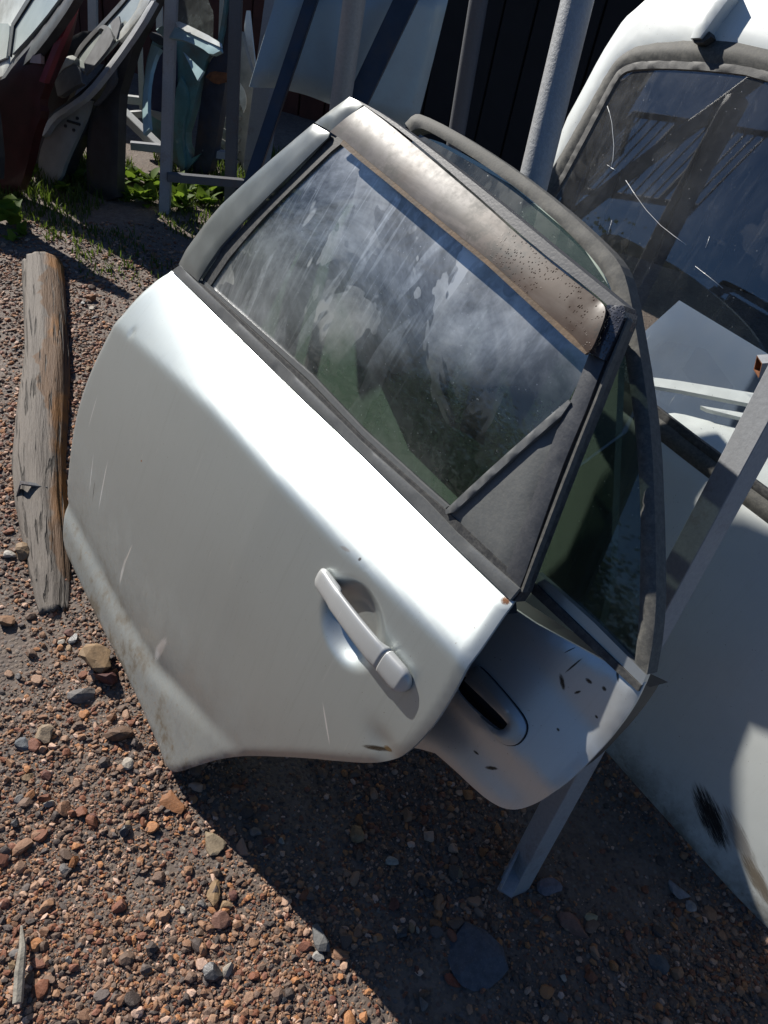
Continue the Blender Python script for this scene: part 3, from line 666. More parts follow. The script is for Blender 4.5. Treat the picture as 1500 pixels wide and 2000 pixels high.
# ================================================================== PALE GREEN DOOR PANEL, third in the row
D3 = lean_frame(0.40, 20)
door3 = thing('salvaged_door', 'pale green door panel third in the row, seen through the rear silver door window, hidden rest shaped to shade the tailgate', 'car door', D3)
top3 = D3.uvs([(812, 268), (850, 272), (905, 300), (1000, 356), (1090, 430), (1150, 492), (1188, 552), (1212, 640)], 0.0)

MT['mint'] = silver_paint('pale_green_paint', (0.42, 0.50, 0.42), mud=0.2, metal=0.1, seed=20.0)
sheet('door_skin', chaikin(top3, 1, 70, False) + [(0.34, 0.66), (0.41, 0.50), (0.40, 0.33), (0.30, 0.22), (-0.1, 0.0), (-0.85, 0.0), (-0.90, 0.5)], MT['mint'], door3, lambda u, v: 0.03 * math.sin(min(1, max(0, v)) * 3.0), 0.02, 0.04, roll=0.006, holes=[[(-0.27, 0.80), (-0.22, 0.92), (-0.10, 0.96), (0.02, 0.92), (0.04, 0.68), (-0.10, 0.66), (-0.20, 0.72)]])  # hidden outline and opening shaped to shade the tailgate and leave a lit patch
# ================================================================== WHITE TAILGATE ON THE RIGHT
TG = lean_frame(0.89, 15)
def dt(u, v):
    c = (u - 0.35) / 0.85
    d = 0.05 - 0.035 * c * c
    if v < 0.58: d += 0.055 * math.sin(max(0, min(1, v / 0.58)) * math.pi * 0.62) - 0.01
    else: d += 0.055 * math.sin(math.pi * 0.62) - 0.01 - 0.10 * (v - 0.58) ** 1.5
    if v > 1.30: d -= 0.9 * (v - 1.30) ** 2
    return d
tail = thing('tailgate', 'white van tailgate with cracked rear window in thick black seal, leaning at the right', 'tailgate', TG)
body_px_l = [(1268, -12), (1240, 14), (1216, 34), (1195, 66), (1171, 104), (1130, 182), (1097, 242), (1063, 347)]
bl = TG.uvs(body_px_l, dt)
cr = lambda u, v: dt(u, v)
outer = bl + [(-0.50, 0.80), (-0.50, 0.45), (-0.47, 0.12), (-0.43, 0.02), (-0.38, 0.0), (1.12, 0.0), (1.2, 0.1), (1.22, 0.9), (1.05, 1.30), (0.9, 1.44), (0.4, 1.50), (-0.05, 1.50), (-0.30, 1.455)]
so_px = [(1063, 351), (1110, 272), (1150, 201), (1179, 149), (1197, 120), (1218, 101), (1250, 85), (1343, 76), (1500, 83)]
si_px = [(1080, 372), (1125, 288), (1165, 212), (1197, 152), (1212, 134), (1232, 124), (1294, 120), (1400, 125), (1500, 137)]
so_l = TG.uvs(so_px, dt); si_l = TG.uvs(si_px, dt)
sb_o = TG.uvs([(1500, 1030), (1467, 985), (1400, 953), (1270, 857)], dt)
sb_i = TG.uvs([(1500, 985), (1422, 913), (1340, 852), (1267, 797)], dt)
vo_b = float(np.mean([p[1] for p in sb_o])); vi_b = float(np.mean([p[1] for p in sb_i])); 
uo_l = so_l[0][0]; ui_l = si_l[0][0]
ut, vt_o, vt_i = so_l[-1][0], so_l[-1][1], si_l[-1][1]
print('tailgate seal', so_l, si_l, sb_o, sb_i)
def window_loop(left, vb, r, uR, vT):
    """left run (top to bottom reversed), rounded bottom corners, mirrored right run."""
    pts = list(left)                                   # from lower-left going up and along the top
    uc = 0.36
    mir = [(2 * uc - u, v) for u, v in left[::-1] if u < uc - 0.1]
    lo_l = (left[0][0] - 0.03, 0.5 * (left[0][1] + vb)); 
    return pts + mir + [(2 * uc - lo_l[0], lo_l[1]), (2 * uc - left[0][0] + 0.00, vb + r), (2 * uc - left[0][0] - r, vb)] + [(left[0][0] + r, vb), (left[0][0] - 0.0, vb + r), lo_l]
so_loop = chaikin(window_loop(so_l, vo_b, 0.08, 0, vt_o), 2, 80)
si_loop = chaikin(window_loop(si_l, vi_b, 0.07, 0, vt_i), 2, 80)
outer = chaikin(outer, 1, 60)
_c = [TG.uv(*q, dt) for q in ((1388, 1596), (1330, 1528), (1440, 1535), (1445, 1640), (1480, 1720))]
MT['white_scraped'] = silver_paint('scraped_white_paint', (0.66, 0.69, 0.67), mud=0.5, vmud=0.16, metal=0.0, rough=0.34, seed=2.0,
    scrapes=((_c[0][0], _c[0][1], 0.075, 0.034, -0.55, (0.012, 0.012, 0.013)), (_c[3][0], _c[3][1], 0.075, 0.022, -0.5, (0.30, 0.29, 0.27)), (_c[4][0], _c[4][1], 0.06, 0.020, -0.4, (0.20, 0.17, 0.13))))
sheet('tailgate_panel', outer, MT['white_scraped'], tail, dt, 0.005, 0.018, holes=[inset(resample(so_loop, .03), 0.012)], roll=0.006, rollw=0.01)
sheet('window_seal', so_loop, MT['seal_old'], tail, off(dt, 0.006), 0.022, 0.012, holes=[si_loop], roll=0.009, rollw=0.012)
sheet('inner_seal', inset(si_loop, -0.004), MT['rubber'], tail, off(dt, 0.001), 0.012, 0.012, holes=[inset(si_loop, 0.012)], roll=0.003, rollw=0.004)
sheet('window_glass', inset(resample(si_loop, .03), 0.006), MT['glass_t'], tail, off(dt, -0.006), 0.004, 0.04)
# the long crack: thin bright fracture lines in the glass
bm = bmesh.new()
def crack(px, w):
    P = [TG.w(*TG.uv(x, y, off(dt, -0.0045)), 0) for x, y in px]
    q = [TG.uv(x, y, off(dt, -0.0045)) for x, y in px]
    pts = [Vector((u, v, dt(u, v) - 0.0045)) for u, v in q]
    tube(bm, pts, w, 5)
crack([(1186, 207), (1191, 222), (1195, 240), (1197, 262), (1199, 285), (1197, 312), (1193, 327)], 0.0005)
crack([(1193, 327), (1186, 322)], 0.00035); crack([(1193, 327), (1202, 333)], 0.0006)
crack([(1222, 352), (1243, 384), (1262, 410), (1290, 440), (1318, 462), (1340, 478)], 0.00042)
crack([(1358, 520), (1385, 541), (1412, 563)], 0.00035); crack([(1187, 458), (1195, 430)], 0.00035); crack([(1378, 484), (1386, 462)], 0.00035)
tt = NT('fractured_glass'); MT['crack'] = tt.done(tt.bsdf((0.8, 0.82, 0.82), 0.25, 0.0, None, spec=0.8))
from_bm('glass_crack', bm, MT['crack'], tail, True)
# hinge arm at the top
ha = TG.uvs([(1354, 78), (1372, 77), (1385, 60), (1440, -14), (1392, -14)], off(dt, .02))
sheet('hinge_arm', ha, MT['white'], tail, off(dt, 0.035), 0.034, 0.012, roll=0.005, rollw=0.006)
sheet('hinge_foot', TG.uvs([(1350, 76), (1372, 78), (1386, 62), (1390, 72), (1372, 84), (1356, 84)], off(dt, .02)), MT['rubber'], tail, off(dt, 0.022), 0.02, 0.01)
# black scrape on the lower corner: torn paint
# bright reflections in the glass, built as white pieces behind it
def sky_frame(x, y, t, deg): return Frame(rp(x, y, t), U0, np.array([0, 0, math.cos(R(deg))]) + SIDE * math.sin(R(deg)))
WB = sky_frame(1380, 860, 1.78, 52)
wb = thing('reflection_panel', 'white panel low behind the tailgate window, standing in for bright reflections', 'bonnet', WB)
dwb = lambda u, v: -1.2 * max(0, v) ** 2
sheet('panel', chaikin(WB.uvs([(1285, 812), (1302, 805), (1322, 803), (1380, 817), (1475, 839), (1600, 872), (1560, 1000), (1420, 920), (1330, 862)], 0.0), 1, 80), MT['bright_white'], wb, dwb, 0.012, 0.02, roll=0.006, rollw=0.012)
WF = sky_frame(1380, 760, 1.84, 62)
def reflection_strip(px):
    o = sheet('reflection_strip', WF.uvs(px, 0.0), MT['bright_white'], wb, 0.0, 0.012, 0.02, roll=0.002, rollw=0.004); o.matrix_local = WB.mat().inverted() @ WF.mat()
reflection_strip([(1240, 731), (1330, 743), (1520, 774), (1520, 798), (1330, 761), (1240, 747)])
reflection_strip([(1368, 791), (1440, 803), (1520, 818), (1520, 828), (1440, 812), (1380, 797)])
BB = lean_frame(1.10, 18)
bb = thing('reflection_sheet', 'flat blue grey panel behind the tailgate glass, standing in for a reflection above the white panel', 'car panel', BB)
sheet('panel', BB.uvs([(1150, 760), (1255, 645), (1322, 585), (1400, 632), (1500, 692), (1640, 770)], 0.0) + [(0.75, 0.0), (-0.45, 0.0)], MT['bluegrey'], bb, lambda u, v: 0.03 * u, 0.006, 0.04, roll=0.005)  # blue grey reflection in the glass, built as a panel behind it
# ================================================================== RACK STEEL ON THE RIGHT: angle-iron upright and cross tube
pb = gp(1000, 1750)
best = None
for uu in np.arange(-0.30, 0.1, 0.01):
    for th in np.arange(8, 26, 1.0):
        d = np.array([0, 0, math.cos(R(th))]) + SIDE * math.sin(R(th)) + U0 * uu
        e = 0
        for (X, Y) in ((1310, 1180), (1413, 1000), (1500, 833)):
            tt_ = np.linspace(0.3, 1.6, 60); q = np.array([proj(pb + d * t)[:2] for t in tt_]); 
            e += np.min(np.hypot(q[:, 0] - X, q[:, 1] - Y))
        e += 0
        if best is None or e < best[0]: best = (e, uu, th, d)
print('post fit', best)
pd = best[3] / np.linalg.norm(best[3])
rack = thing('rack_upright', 'bare steel angle iron upright standing between the rear silver door and white tailgate', 'rack upright', loc=pb)
def angle_iron(name, a, d, L, legs, w, th, mat, parent):
    bm = bmesh.new(); d = Vector(tuple(d)).normalized()
    l1 = Vector(tuple(legs[0])); l1 = (l1 - d * l1.dot(d)).normalized(); l2 = Vector(tuple(legs[1])); l2 = (l2 - d * l2.dot(d)); l2 = (l2 - l1 * l2.dot(l1)).normalized()
    sec = [(0, 0), (w, 0), (w, th), (th, th), (th, w), (0, w)]
    A_ = [bm.verts.new(Vector(tuple(a)) + l1 * x + l2 * y) for x, y in sec]
    B_ = [bm.verts.new(Vector(tuple(a)) + d * L + l1 * x + l2 * y) for x, y in sec]
    for i in range(6): bm.faces.new((A_[i], A_[(i + 1) % 6], B_[(i + 1) % 6], B_[i]))
    bm.faces.new(A_[::-1]); bm.faces.new(B_)
    bmesh.ops.bevel(bm, geom=list(bm.edges), offset=0.0012, segments=1, affect='EDGES')
    return from_bm(name, bm, mat, parent)
toC = (CO - pb) / np.linalg.norm(CO - pb)
# corner of the L points at the camera: one flange runs to the left-back, the other to the right-back
angle_iron('upright', np.array([0.0, 0, -0.02]), pd, 1.45, (np.array([-0.50, 0.86, 0.0]), np.array([0.97, 0.25, 0.0])), 0.040, 0.004, MT['post'], rack)
ct = rp(1480, 716, 1.30) - pb
bm = bmesh.new()
ax = IR * 0.95 + np.array([0.0, -0.05, 0.10]); ax = ax / np.linalg.norm(ax); s1 = np.cross(ax, [0, 0, 1]); s1 /= np.linalg.norm(s1); s2 = np.cross(ax, s1)
def sq(p, h): return [bm.verts.new(Vector(tuple(p + s1 * (i * h) + s2 * (j * h)))) for i, j in ((-1, -1), (1, -1), (1, 1), (-1, 1))]
q0, q1, q2, q3 = sq(ct + ax * 0.35, 0.0125), sq(ct, 0.0125), sq(ct, 0.0105), sq(ct + ax * 0.10, 0.0105)
for a, b in ((q0, q1), (q1, q2), (q2, q3)):
    for i in range(4): bm.faces.new((a[i], a[(i + 1) % 4], b[(i + 1) % 4], b[i]))
bm.faces.new(q0[::-1]); bm.faces.new(q3)
o = from_bm('cross_tube', bm, MT['post'], rack); o.data.materials.append(MT['rust'])
for p in o.data.polygons:
    c = np.array(p.center) - ct
    if abs(c @ ax) < 0.11 and np.linalg.norm(c - ax * (c @ ax)) < 0.0122 or (abs(c @ ax - 0.1) < 0.01): p.material_index = 1
# bent foot plate at the base of the upright
foot = thing('foot_bracket', 'bent offcut of steel channel lying against the foot of the angle iron upright', 'bracket', loc=pb)
fa, fb = gp(985, 1745, 0.03) - pb, gp(1045, 1625, 0.05) - pb
bm = bmesh.new(); box_between(bm, fa, fb, 0.030, 0.004, U0); box_between(bm, fa + np.array([-0.012, 0.0, 0.02]), fb + np.array([-0.012, 0, 0.02]), 0.004, 0.04, U0)
from_bm('channel', bm, MT['post'], foot)

# ================================================================== PIPES AND BARS BEHIND THE DOORS
def pipe(name, label, a, b, rad, mat, cat='pipe', lumps=(), group=None, parent=None):
    a, b = np.array(a), np.array(b); n = 40; P = []; Rr = []
    for i in range(n + 1):
        s = i / n; P.append(a + (b - a) * s); Rr.append(rad)
    bm = bmesh.new(); tube(bm, [p - a for p in P], Rr, 20)
    for (s, k, ang) in lumps:
        c = (b - a) * s; bmesh.ops.create_uvsphere(bm, u_segments=8, v_segments=6, radius=k, matrix=Matrix.Translation(Vector(tuple(c + ang * rad * 0.9))))
    t = thing(name, label, cat, loc=a, group=group)
    o = from_bm('tube', bm, mat, t, True); return t
def pipe_px(name, label, px0, px1, t0, t1, width_px, mat, ext0=0.0, ext1=0.3, **k):
    """pipe through two picture points at the given distances, carried down to the ground."""
    a, b = rp(*px0, t0), rp(*px1, t1); d = b - a
    g0 = a - d * (a[2] + 0.02) / d[2] if abs(d[2]) > 1e-3 else a
    rad = width_px * 0.5 * ((proj(a)[2] + proj(b)[2]) / 2) / FPX
    return pipe(name, label, g0, b + d * ext1, rad, mat, **k)
def vpipe(name, label, px0, px1, t0, width_px, mat, ext1=0.4, dz=0.55, **k):
    """the same, with the slope in depth chosen so that it leans like the rack (a little back along SIDE)."""
    a = rp(*px0, t0); best = None
    for th in np.arange(-25, 40, 0.5):
        for ph in np.arange(-20, 21, 1.0):
            d = np.array([0, 0, 1.0]) + SIDE * math.tan(R(th)) + U0 * math.tan(R(ph))
            q = proj(a + d * dz); p0 = proj(a)
            want = math.atan2(px1[1] - px0[1], px1[0] - px0[0]); got = math.atan2(q[1] - p0[1], q[0] - p0[0])
            e = abs(want - got) * 100 + abs(th) * 0.004 + abs(ph) * 0.004
            if best is None or e < best[0]: best = (e, d)
    d = best[1]; g0 = a - d * (a[2] + 0.02)
    rad = width_px * 0.5 * proj(a)[2] / FPX
    return pipe(name, label, g0, a + d * (dz + ext1), rad, mat, **k)
pipe_px('steel_pipe', 'thick galvanised pipe with a weld lump, standing left of the white tailgate', (1048, 330), (1128, 0), 1.68, 1.72, 62, MT['galv'], ext1=0.25, lumps=[(0.70, 0.012, -SIDE)], group='galvanised pipes of the rack')
vpipe('steel_pipe', 'galvanised pipe in front of the blue grey bonnet, above the silver door corner', (667, 190), (692, 0), 1.95, 41, MT['galv'], group='galvanised pipes of the rack')
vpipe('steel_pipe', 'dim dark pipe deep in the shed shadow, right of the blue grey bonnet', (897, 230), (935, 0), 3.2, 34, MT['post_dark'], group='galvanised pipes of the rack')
# slanting dark bars
def bar_px(name, label, p0, p1, t0, t1, wpx, mat, group=None, ext0=0.0, ext1=0.4, ground=True):
    a, b = rp(*p0, t0), rp(*p1, t1); d = b - a; w = wpx * proj(a)[2] / FPX
    a2 = a - d * ((a[2] + 0.01) / d[2]) if ground and d[2] > 1e-3 else a - d * ext0
    t = thing(name, label, 'bar', loc=a2, group=group)
    bar('section', np.zeros(3), b + d * ext1 - a2, w, w * 0.8, IR, mat, t); return t
bar_px('slanted_bar', 'dark blue bar slanting across the bonnet, right of the middle pipe', (700, 195), (795, -5), 1.98, 2.02, 40, MT['blue_bar'], 'dark slanted bars')
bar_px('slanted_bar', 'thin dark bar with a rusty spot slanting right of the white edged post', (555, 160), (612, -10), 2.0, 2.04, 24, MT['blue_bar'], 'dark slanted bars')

# ================================================================== BLUE-GREY BONNET BEHIND THE PIPES
bo = gp(640, 330)
BN = Frame(rp(660, 235, 2.12), [0.95, 0.31, 0.0], np.array([0, 0, 1.0]) + np.array([-0.04, 0.16, 0]))
def dbn(u, v): return 0.02 - 0.10 * (u + 0.05) ** 2 - 0.9 * max(0, 0.03 - (v + 0.02)) ** 2 * 20
bon = thing('car_bonnet', 'blue grey car bonnet leaning upright behind the pipes', 'bonnet', BN)
bpx = [(487, 170), (505, 172), (530, 172), (560, 176), (600, 186), (640, 202), (700, 226), (750, 244), (790, 252), (815, 240), (822, 222), (850, 112), (880, -10), (884, -26), (540, -26), (536, 8), (512, 84)]
bouv = BN.uvs(bpx, 0.01)
sheet('bonnet_skin', chaikin(bouv, 2, 50), MT['bonnet'], bon, dbn, 0.006, 0.02, roll=0.012, rollw=0.012)
sheet('bonnet_frame', inset(resample(bouv, .05), 0.05), MT['inner'], bon, lambda u, v: -0.012, 0.02, 0.06)
st = thing('shade_sheet', 'unseen sheet added above the rack, its outline cut to shade the tailgate', 'metal sheet', BN)
sheet('shade_plate', BN.uvs([(600, -60), (600, -250), (548, -300), (500, -420), (470, -470), (440, -560), (425, -700), (400, -850), (330, -900), (318, -665), (284, -520), (254, -430), (215, -330), (215, -60)], -0.09), MT['post_dark'], st, -0.09, 0.01, 0.08)  # added out of view, outline shaped to cast shade on the tailgate
# prop that carries the bonnet off the ground
lowest = BN.w(float(np.mean([p[0] for p in bouv[:9]])), min(p[1] for p in bouv), -0.02)

# ================================================================== LEFT DOOR RACK: posts and rails
def above(base, px):
    """the point on the ray of px that is most nearly above base."""
    r = ray(*px); h = r[:2]; t = ((base[:2] - CO[:2]) @ h) / (h @ h); return CO + r * t
lr = thing('door_rack', 'grey steel rack of square posts and rails holding the old doors at the left', 'rack', loc=gp(322, 412))
O_LR = gp(322, 412)
def post_px(p0, p1, wpx, mat, name='post', ext=0.5, depth=None, aspect=1.0, side=None):
    a = gp(*p0) if depth is None else rp(*p0, depth)
    b = above(a, p1); d = (b - a) / np.linalg.norm(b - a); w = wpx * proj((a + b) / 2)[2] / FPX
    o = bar(name, a - d * 0.02 - O_LR, b + d * ext - O_LR, w, w * aspect, IR if side is None else side, mat, lr); return o
post_px((322, 412), (335, 0), 21, MT['post'])
post_px((449, 400), (461, 0), 22, MT['post_dark'])
post_px((498, 345), (546, 0), 40, MT['post'], aspect=0.9, side=(0.90, -0.42, 0))
post_px((277, 205), (272, 40), 9, MT['post_light'], depth=4.9)
post_px((182, 60), (181, -20), 16, MT['post_light'], depth=5.4)
post_px((312, 50), (311, -20), 12, MT['post_light'], depth=5.0)
post_px((423, 295), (428, 150), 7, MT['post_light'], depth=4.6)
def rail_px(p0, p1, t0, t1, wpx, mat, name='rail'):
    a, b = rp(*p0, t0), rp(*p1, t1); w = wpx * (proj(a)[2] + proj(b)[2]) / 2 / FPX
    return bar(name, a - O_LR, b - O_LR, w, w, (0, 0, 1), mat, lr)
rail_px((326, 345), (500, 360), 3.95, 4.02, 15, MT['post_dark'])
rail_px((225, 191), (278, 197), 4.9, 4.9, 14, MT['post_light'])
rail_px((230, 226), (278, 222), 5.0, 5.0, 12, MT['post_light'])
rail_px((228, 208), (322, 300), 4.75, 4.45, 17, MT['post_light'], 'brace')
rail_px((255, 284), (320, 290), 4.45, 4.45, 14, MT['post'])
rail_px((395, 297), (446, 303), 4.5, 4.5, 14, MT['post'])

# ================================================================== OLD DOORS AT THE LEFT
def far_frame(px, dirx=(0.96, -0.28), lean=10, t=None):
    O = gp(*px) if t is None else rp(*px, t); U = np.array([dirx[0], dirx[1], 0.0]); back = np.array([-U[1], U[0], 0.0])
    return Frame(O, U, np.array([0, 0, math.cos(R(lean))]) + back * math.sin(R(lean)))
def fpart(F, root, name, px, mat, d=0.0, thick=0.02, smooth_n=1, step=0.03, roll=0.006, holes_px=()):
    return sheet(name, chaikin(F.uvs(px, d), smooth_n, 60), mat, root, d, thick, step, roll=roll, rollw=0.012, holes=[chaikin(F.uvs(h, d), 1, 60) for h in holes_px])
def lit_frame(px, dirx=(0.62, -0.78), lean=28, t=None): return far_frame(px, dirx, lean, t)
def fpart2(F, F2, root, name, px, mat, d=0.0, thick=0.015, n=1, step=0.03, roll=0.004):
    o = fpart(F2, root, name, px, mat, d, thick, n, step, roll); o.matrix_local = F.mat().inverted() @ F2.mat(); return o
# far left: silver door with pale glass over a dark red one
F = far_frame((30, 385), (0.97, -0.24), 12)
t = thing('old_door', 'dark red car door at the far left end of the rack, under pale glass', 'car door', F, group='old doors leaning in the left rack')
fpart(F, t, 'door_skin', [(-300, 300), (-300, 110), (-60, 170), (2, 160), (26, 126), (66, 80), (122, 10), (135, 20), (118, 95), (92, 150), (84, 172), (74, 200), (80, 222), (64, 262), (50, 330), (30, 385), (-60, 395), (-150, 360)], MT['red'], 0.0, 0.05)
fpart(F, t, 'grab_handle', [(56, 122), (60, 108), (73, 99), (78, 106), (78, 124)], MT['pinkish'], 0.04, 0.02)
fpart(F, t, 'red_rail', [(142, -50), (162, -50), (138, 30), (112, 90), (84, 162), (74, 158), (98, 96), (126, 30)], MT['redlit'], 0.05, 0.03)
bkv = np.array([0.24, 0.97, 0.0])
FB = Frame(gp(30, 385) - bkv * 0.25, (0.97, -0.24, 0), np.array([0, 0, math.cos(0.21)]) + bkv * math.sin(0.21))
blocker = thing('black_panel', 'unseen dark panel added beyond the left edge to shade the ground', 'car panel', FB)
fpart(FB, blocker, 'panel', [(-8, 350), (-6, 290), (-34, 95), (-90, 100), (-200, 40), (-420, 60), (-420, 400)], MT['dark'], 0.0, 0.04)  # out-of-view panel added to cast shade on the ground
F1 = far_frame((40, 390), (0.97, -0.24), 12)
t = thing('old_door', 'silver car door with pale greenish window glass at the extreme upper left', 'car door', F1, group='old doors leaning in the left rack')
F2 = lit_frame(None, t=3.55) if False else Frame(rp(50, 70, 4.12), (0.62, -0.78, 0), np.array([0, 0, 0.88]) + np.array([0.78, 0.62, 0]) * 0.47)
fpart2(F1, F2, t, 'door_face', [(-60, 165), (0, 152), (14, 132), (22, 112), (60, 72), (116, 0), (160, -60), (-60, -60)], MT['whitef'], 0.0, 0.02)
fpart2(F1, F2, t, 'window_glass', [(26, 50), (52, 4), (80, -40), (140, -40), (104, 14), (60, 68), (24, 106)], MT['glasspale'], 0.012, 0.008, roll=0)
fpart2(F1, F2, t, 'window_frame', [(15, 108), (22, 46), (50, 0), (76, -40), (84, -40), (56, 4), (27, 50), (19, 110)], MT['dark'], 0.02, 0.01, roll=0)
fpart2(F1, F2, t, 'quarter_glass', [(-30, 50), (14, 44), (20, 52), (12, 112), (-30, 130)], MT['glasspale'], 0.012, 0.008, roll=0)
fpart2(F1, F2, t, 'door_edge', [(0, 152), (24, 118), (62, 75), (118, 0), (150, -40), (162, -40), (136, 10), (100, 62), (66, 106), (44, 126), (22, 152), (0, 176)], MT['dark'], 0.004, 0.03)
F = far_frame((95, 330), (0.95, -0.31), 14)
t = thing('black_panel', 'black panel added in the gap between the red and white old doors to block the sun', 'car panel', F)
fpart(F, t, 'panel', [(44, 300), (58, 232), (72, 170), (110, 100), (150, 60), (190, 60), (150, 150), (120, 220), (100, 290)], MT['dark'], -0.12, 0.03)  # added to stop sun passing through the gap onto the ground
# white door with pale inner card
F = far_frame((95, 352), (0.95, -0.31), 16)
t = thing('old_door', 'white car door with pale inner card and curved dark lower edge', 'car door', F, group='old doors leaning in the left rack')
_r = ray(180, 120); _t = ((F.O - CO) @ F.N) / (_r @ F.N)
F2 = Frame(rp(180, 120, _t - 0.06), (0.62, -0.78, 0), np.array([0, 0, 0.88]) + np.array([0.78, 0.62, 0]) * 0.47)
fpart(F, t, 'door_shell', [(62, 352), (60, 310), (72, 262), (96, 222), (140, 190), (176, 160), (214, 110), (262, 42), (296, -40), (318, -40), (292, 20), (250, 84), (212, 140), (176, 182), (166, 220), (170, 250), (140, 300), (120, 352), (90, 368)], MT['dark'], 0.0, 0.06)
fpart(F, t, 'inner_card', [(72, 340), (74, 300), (88, 262), (118, 222), (150, 202), (176, 196), (168, 225), (152, 262), (128, 312), (115, 352), (90, 366)], MT['trimcard'], 0.02, 0.02)
fpart2(F, F2, t, 'window_glass', [(148, 112), (164, 84), (200, 42), (242, -6), (272, -40), (300, -40), (270, 26), (232, 76), (212, 100), (186, 128), (164, 146)], MT['glasspale'], 0.0, 0.008, roll=0)
fpart2(F, F2, t, 'seat_arch', [(164, 122), (192, 76), (203, 58), (196, 54), (190, 60), (196, 50), (206, 48), (215, 56), (221, 76), (212, 94), (186, 126), (166, 146)], MT['greyarch'], 0.014, 0.010, roll=0)
fpart2(F, F2, t, 'shadow_shape', [(215, 46), (222, 38), (232, 31), (235, 46), (231, 62), (227, 76), (221, 66)], MT['greyarch'], 0.018, 0.006, 0, roll=0)  # dark shadow on the pane, built as a grey piece
fpart2(F, F2, t, 'window_frame', [(143, 108), (150, 92), (168, 70), (200, 38), (236, -2), (266, -40), (274, -40), (242, 2), (204, 44), (170, 80), (152, 104), (148, 112)], MT['dark'], 0.012, 0.02, roll=0.004)
fpart2(F, F2, t, 'frame_edge', [(227, 76), (232, 60), (262, 24), (274, -8), (284, -40), (306, -40), (292, 0), (268, 36), (240, 70), (230, 78)], MT['whitef'], 0.016, 0.02)
fpart2(F, F2, t, 'edge_panel', [(100, 152), (101, 134), (114, 118), (138, 105), (147, 112), (140, 124), (122, 132), (106, 152)], MT['whitef'], 0.02, 0.03)
fpart2(F, F2, t, 'side_panel', [(104, 154), (122, 134), (146, 124), (152, 132), (158, 160), (136, 172), (112, 190), (108, 176)], MT['greyarch'], 0.016, 0.02)
fpart2(F, F2, t, 'edge_strip', [(76, 262), (96, 226), (130, 204), (166, 178), (214, 118), (262, 50), (292, 0), (300, 0), (272, 50), (222, 122), (172, 186), (136, 212), (104, 234), (84, 266)], MT['post'], 0.02, 0.02)
bm = bmesh.new()
for px in [(128, 246), (151, 231), (144, 254)]:
    q = F.uv(*px, 0.022); bmesh.ops.create_cone(bm, cap_ends=True, segments=10, radius1=0.007, radius2=0.007, depth=0.006, matrix=Matrix.Translation((q[0], q[1], 0.022)))
q0, q1 = F.uv(132, 236, .022), F.uv(156, 243, .022); tube(bm, [(q0[0], q0[1], .022), (q1[0], q1[1], .022)], 0.006, 6)
from_bm('clip_hole', bm, MT['dark'], t)
# black door / wing right of it
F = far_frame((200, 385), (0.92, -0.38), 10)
t = thing('black_panel', 'black narrow car panel standing upright right of the white old door', 'car panel', F)
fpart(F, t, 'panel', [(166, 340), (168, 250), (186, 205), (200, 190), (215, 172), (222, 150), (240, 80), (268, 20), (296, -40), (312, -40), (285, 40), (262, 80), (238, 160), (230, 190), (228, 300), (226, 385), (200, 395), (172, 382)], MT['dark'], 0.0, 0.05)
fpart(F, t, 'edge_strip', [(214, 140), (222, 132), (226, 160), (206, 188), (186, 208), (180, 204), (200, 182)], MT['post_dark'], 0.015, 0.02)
# teal door with navy lining and quarter of glass
F = far_frame((360, 340), (0.97, -0.22), 8, None)
t = thing('old_door', 'teal green car door with dark navy lining and raised window, behind the square posts', 'car door', F, group='old doors leaning in the left rack')
fpart(F, t, 'door_shell', [(276, 258), (276, 190), (284, 120), (296, 80), (306, 58), (320, 48), (345, 52), (385, 66), (426, 84), (424, 104), (404, 108), (392, 150), (372, 225), (358, 270), (372, 310), (392, 300), (356, 342), (344, 320), (316, 300), (286, 280)], MT['teal'], 0.0, 0.06)
fpart(F, t, 'navy_lining', [(286, 212), (287, 160), (296, 116), (318, 88), (340, 84), (344, 140), (338, 220), (320, 232), (300, 222)], MT['navy'], 0.02, 0.02)
fpart(F, t, 'window_glass', [(345, 45), (348, -40), (395, -40), (410, 10), (418, 24), (416, 74), (380, 62)], MT['glass_far'], -0.02, 0.005, roll=0)
F2 = Frame(rp(385, 80, 3.60), (0.62, -0.78, 0), np.array([0, 0, 0.88]) + np.array([0.78, 0.62, 0]) * 0.47)
fpart2(F, F2, t, 'pale_band', [(302, 56), (318, 48), (342, 52), (385, 68), (426, 88), (428, 98), (410, 107), (392, 92), (360, 78), (340, 74), (318, 72)], MT['tealpale'], 0.01, 0.015)
fpart2(F, F2, t, 'pale_triangle', [(356, 100), (372, 116), (395, 138), (384, 156), (372, 132)], MT['tealpale'], 0.01, 0.008, 0)
fpart2(F, F2, t, 'pale_edge', [(294, 84), (312, 94), (302, 108), (290, 150), (286, 205), (290, 250), (278, 262), (276, 196), (284, 130)], MT['tealpale'], 0.01, 0.015)
fpart2(F, F2, t, 'sill_strip', [(342, 42), (350, 40), (426, 78), (428, 90), (418, 86), (344, 52)], MT['whitef'], 0.02, 0.012)
fpart(F, t, 'mirror_stub', [(290, 70), (294, 62), (318, 72), (322, 86), (314, 90), (296, 80)], MT['dark'], 0.05, 0.04)
fpart(F, t, 'torn_strip', [(286, 214), (300, 216), (322, 222), (318, 228), (330, 240), (310, 236), (294, 226)], MT['trimcard'], 0.035, 0.01)
fpart(F, t, 'bent_skin', [(340, 180), (352, 150), (364, 176), (366, 210), (356, 240), (354, 280), (362, 325), (352, 338), (344, 300), (340, 240)], MT['teal'], 0.03, 0.02)
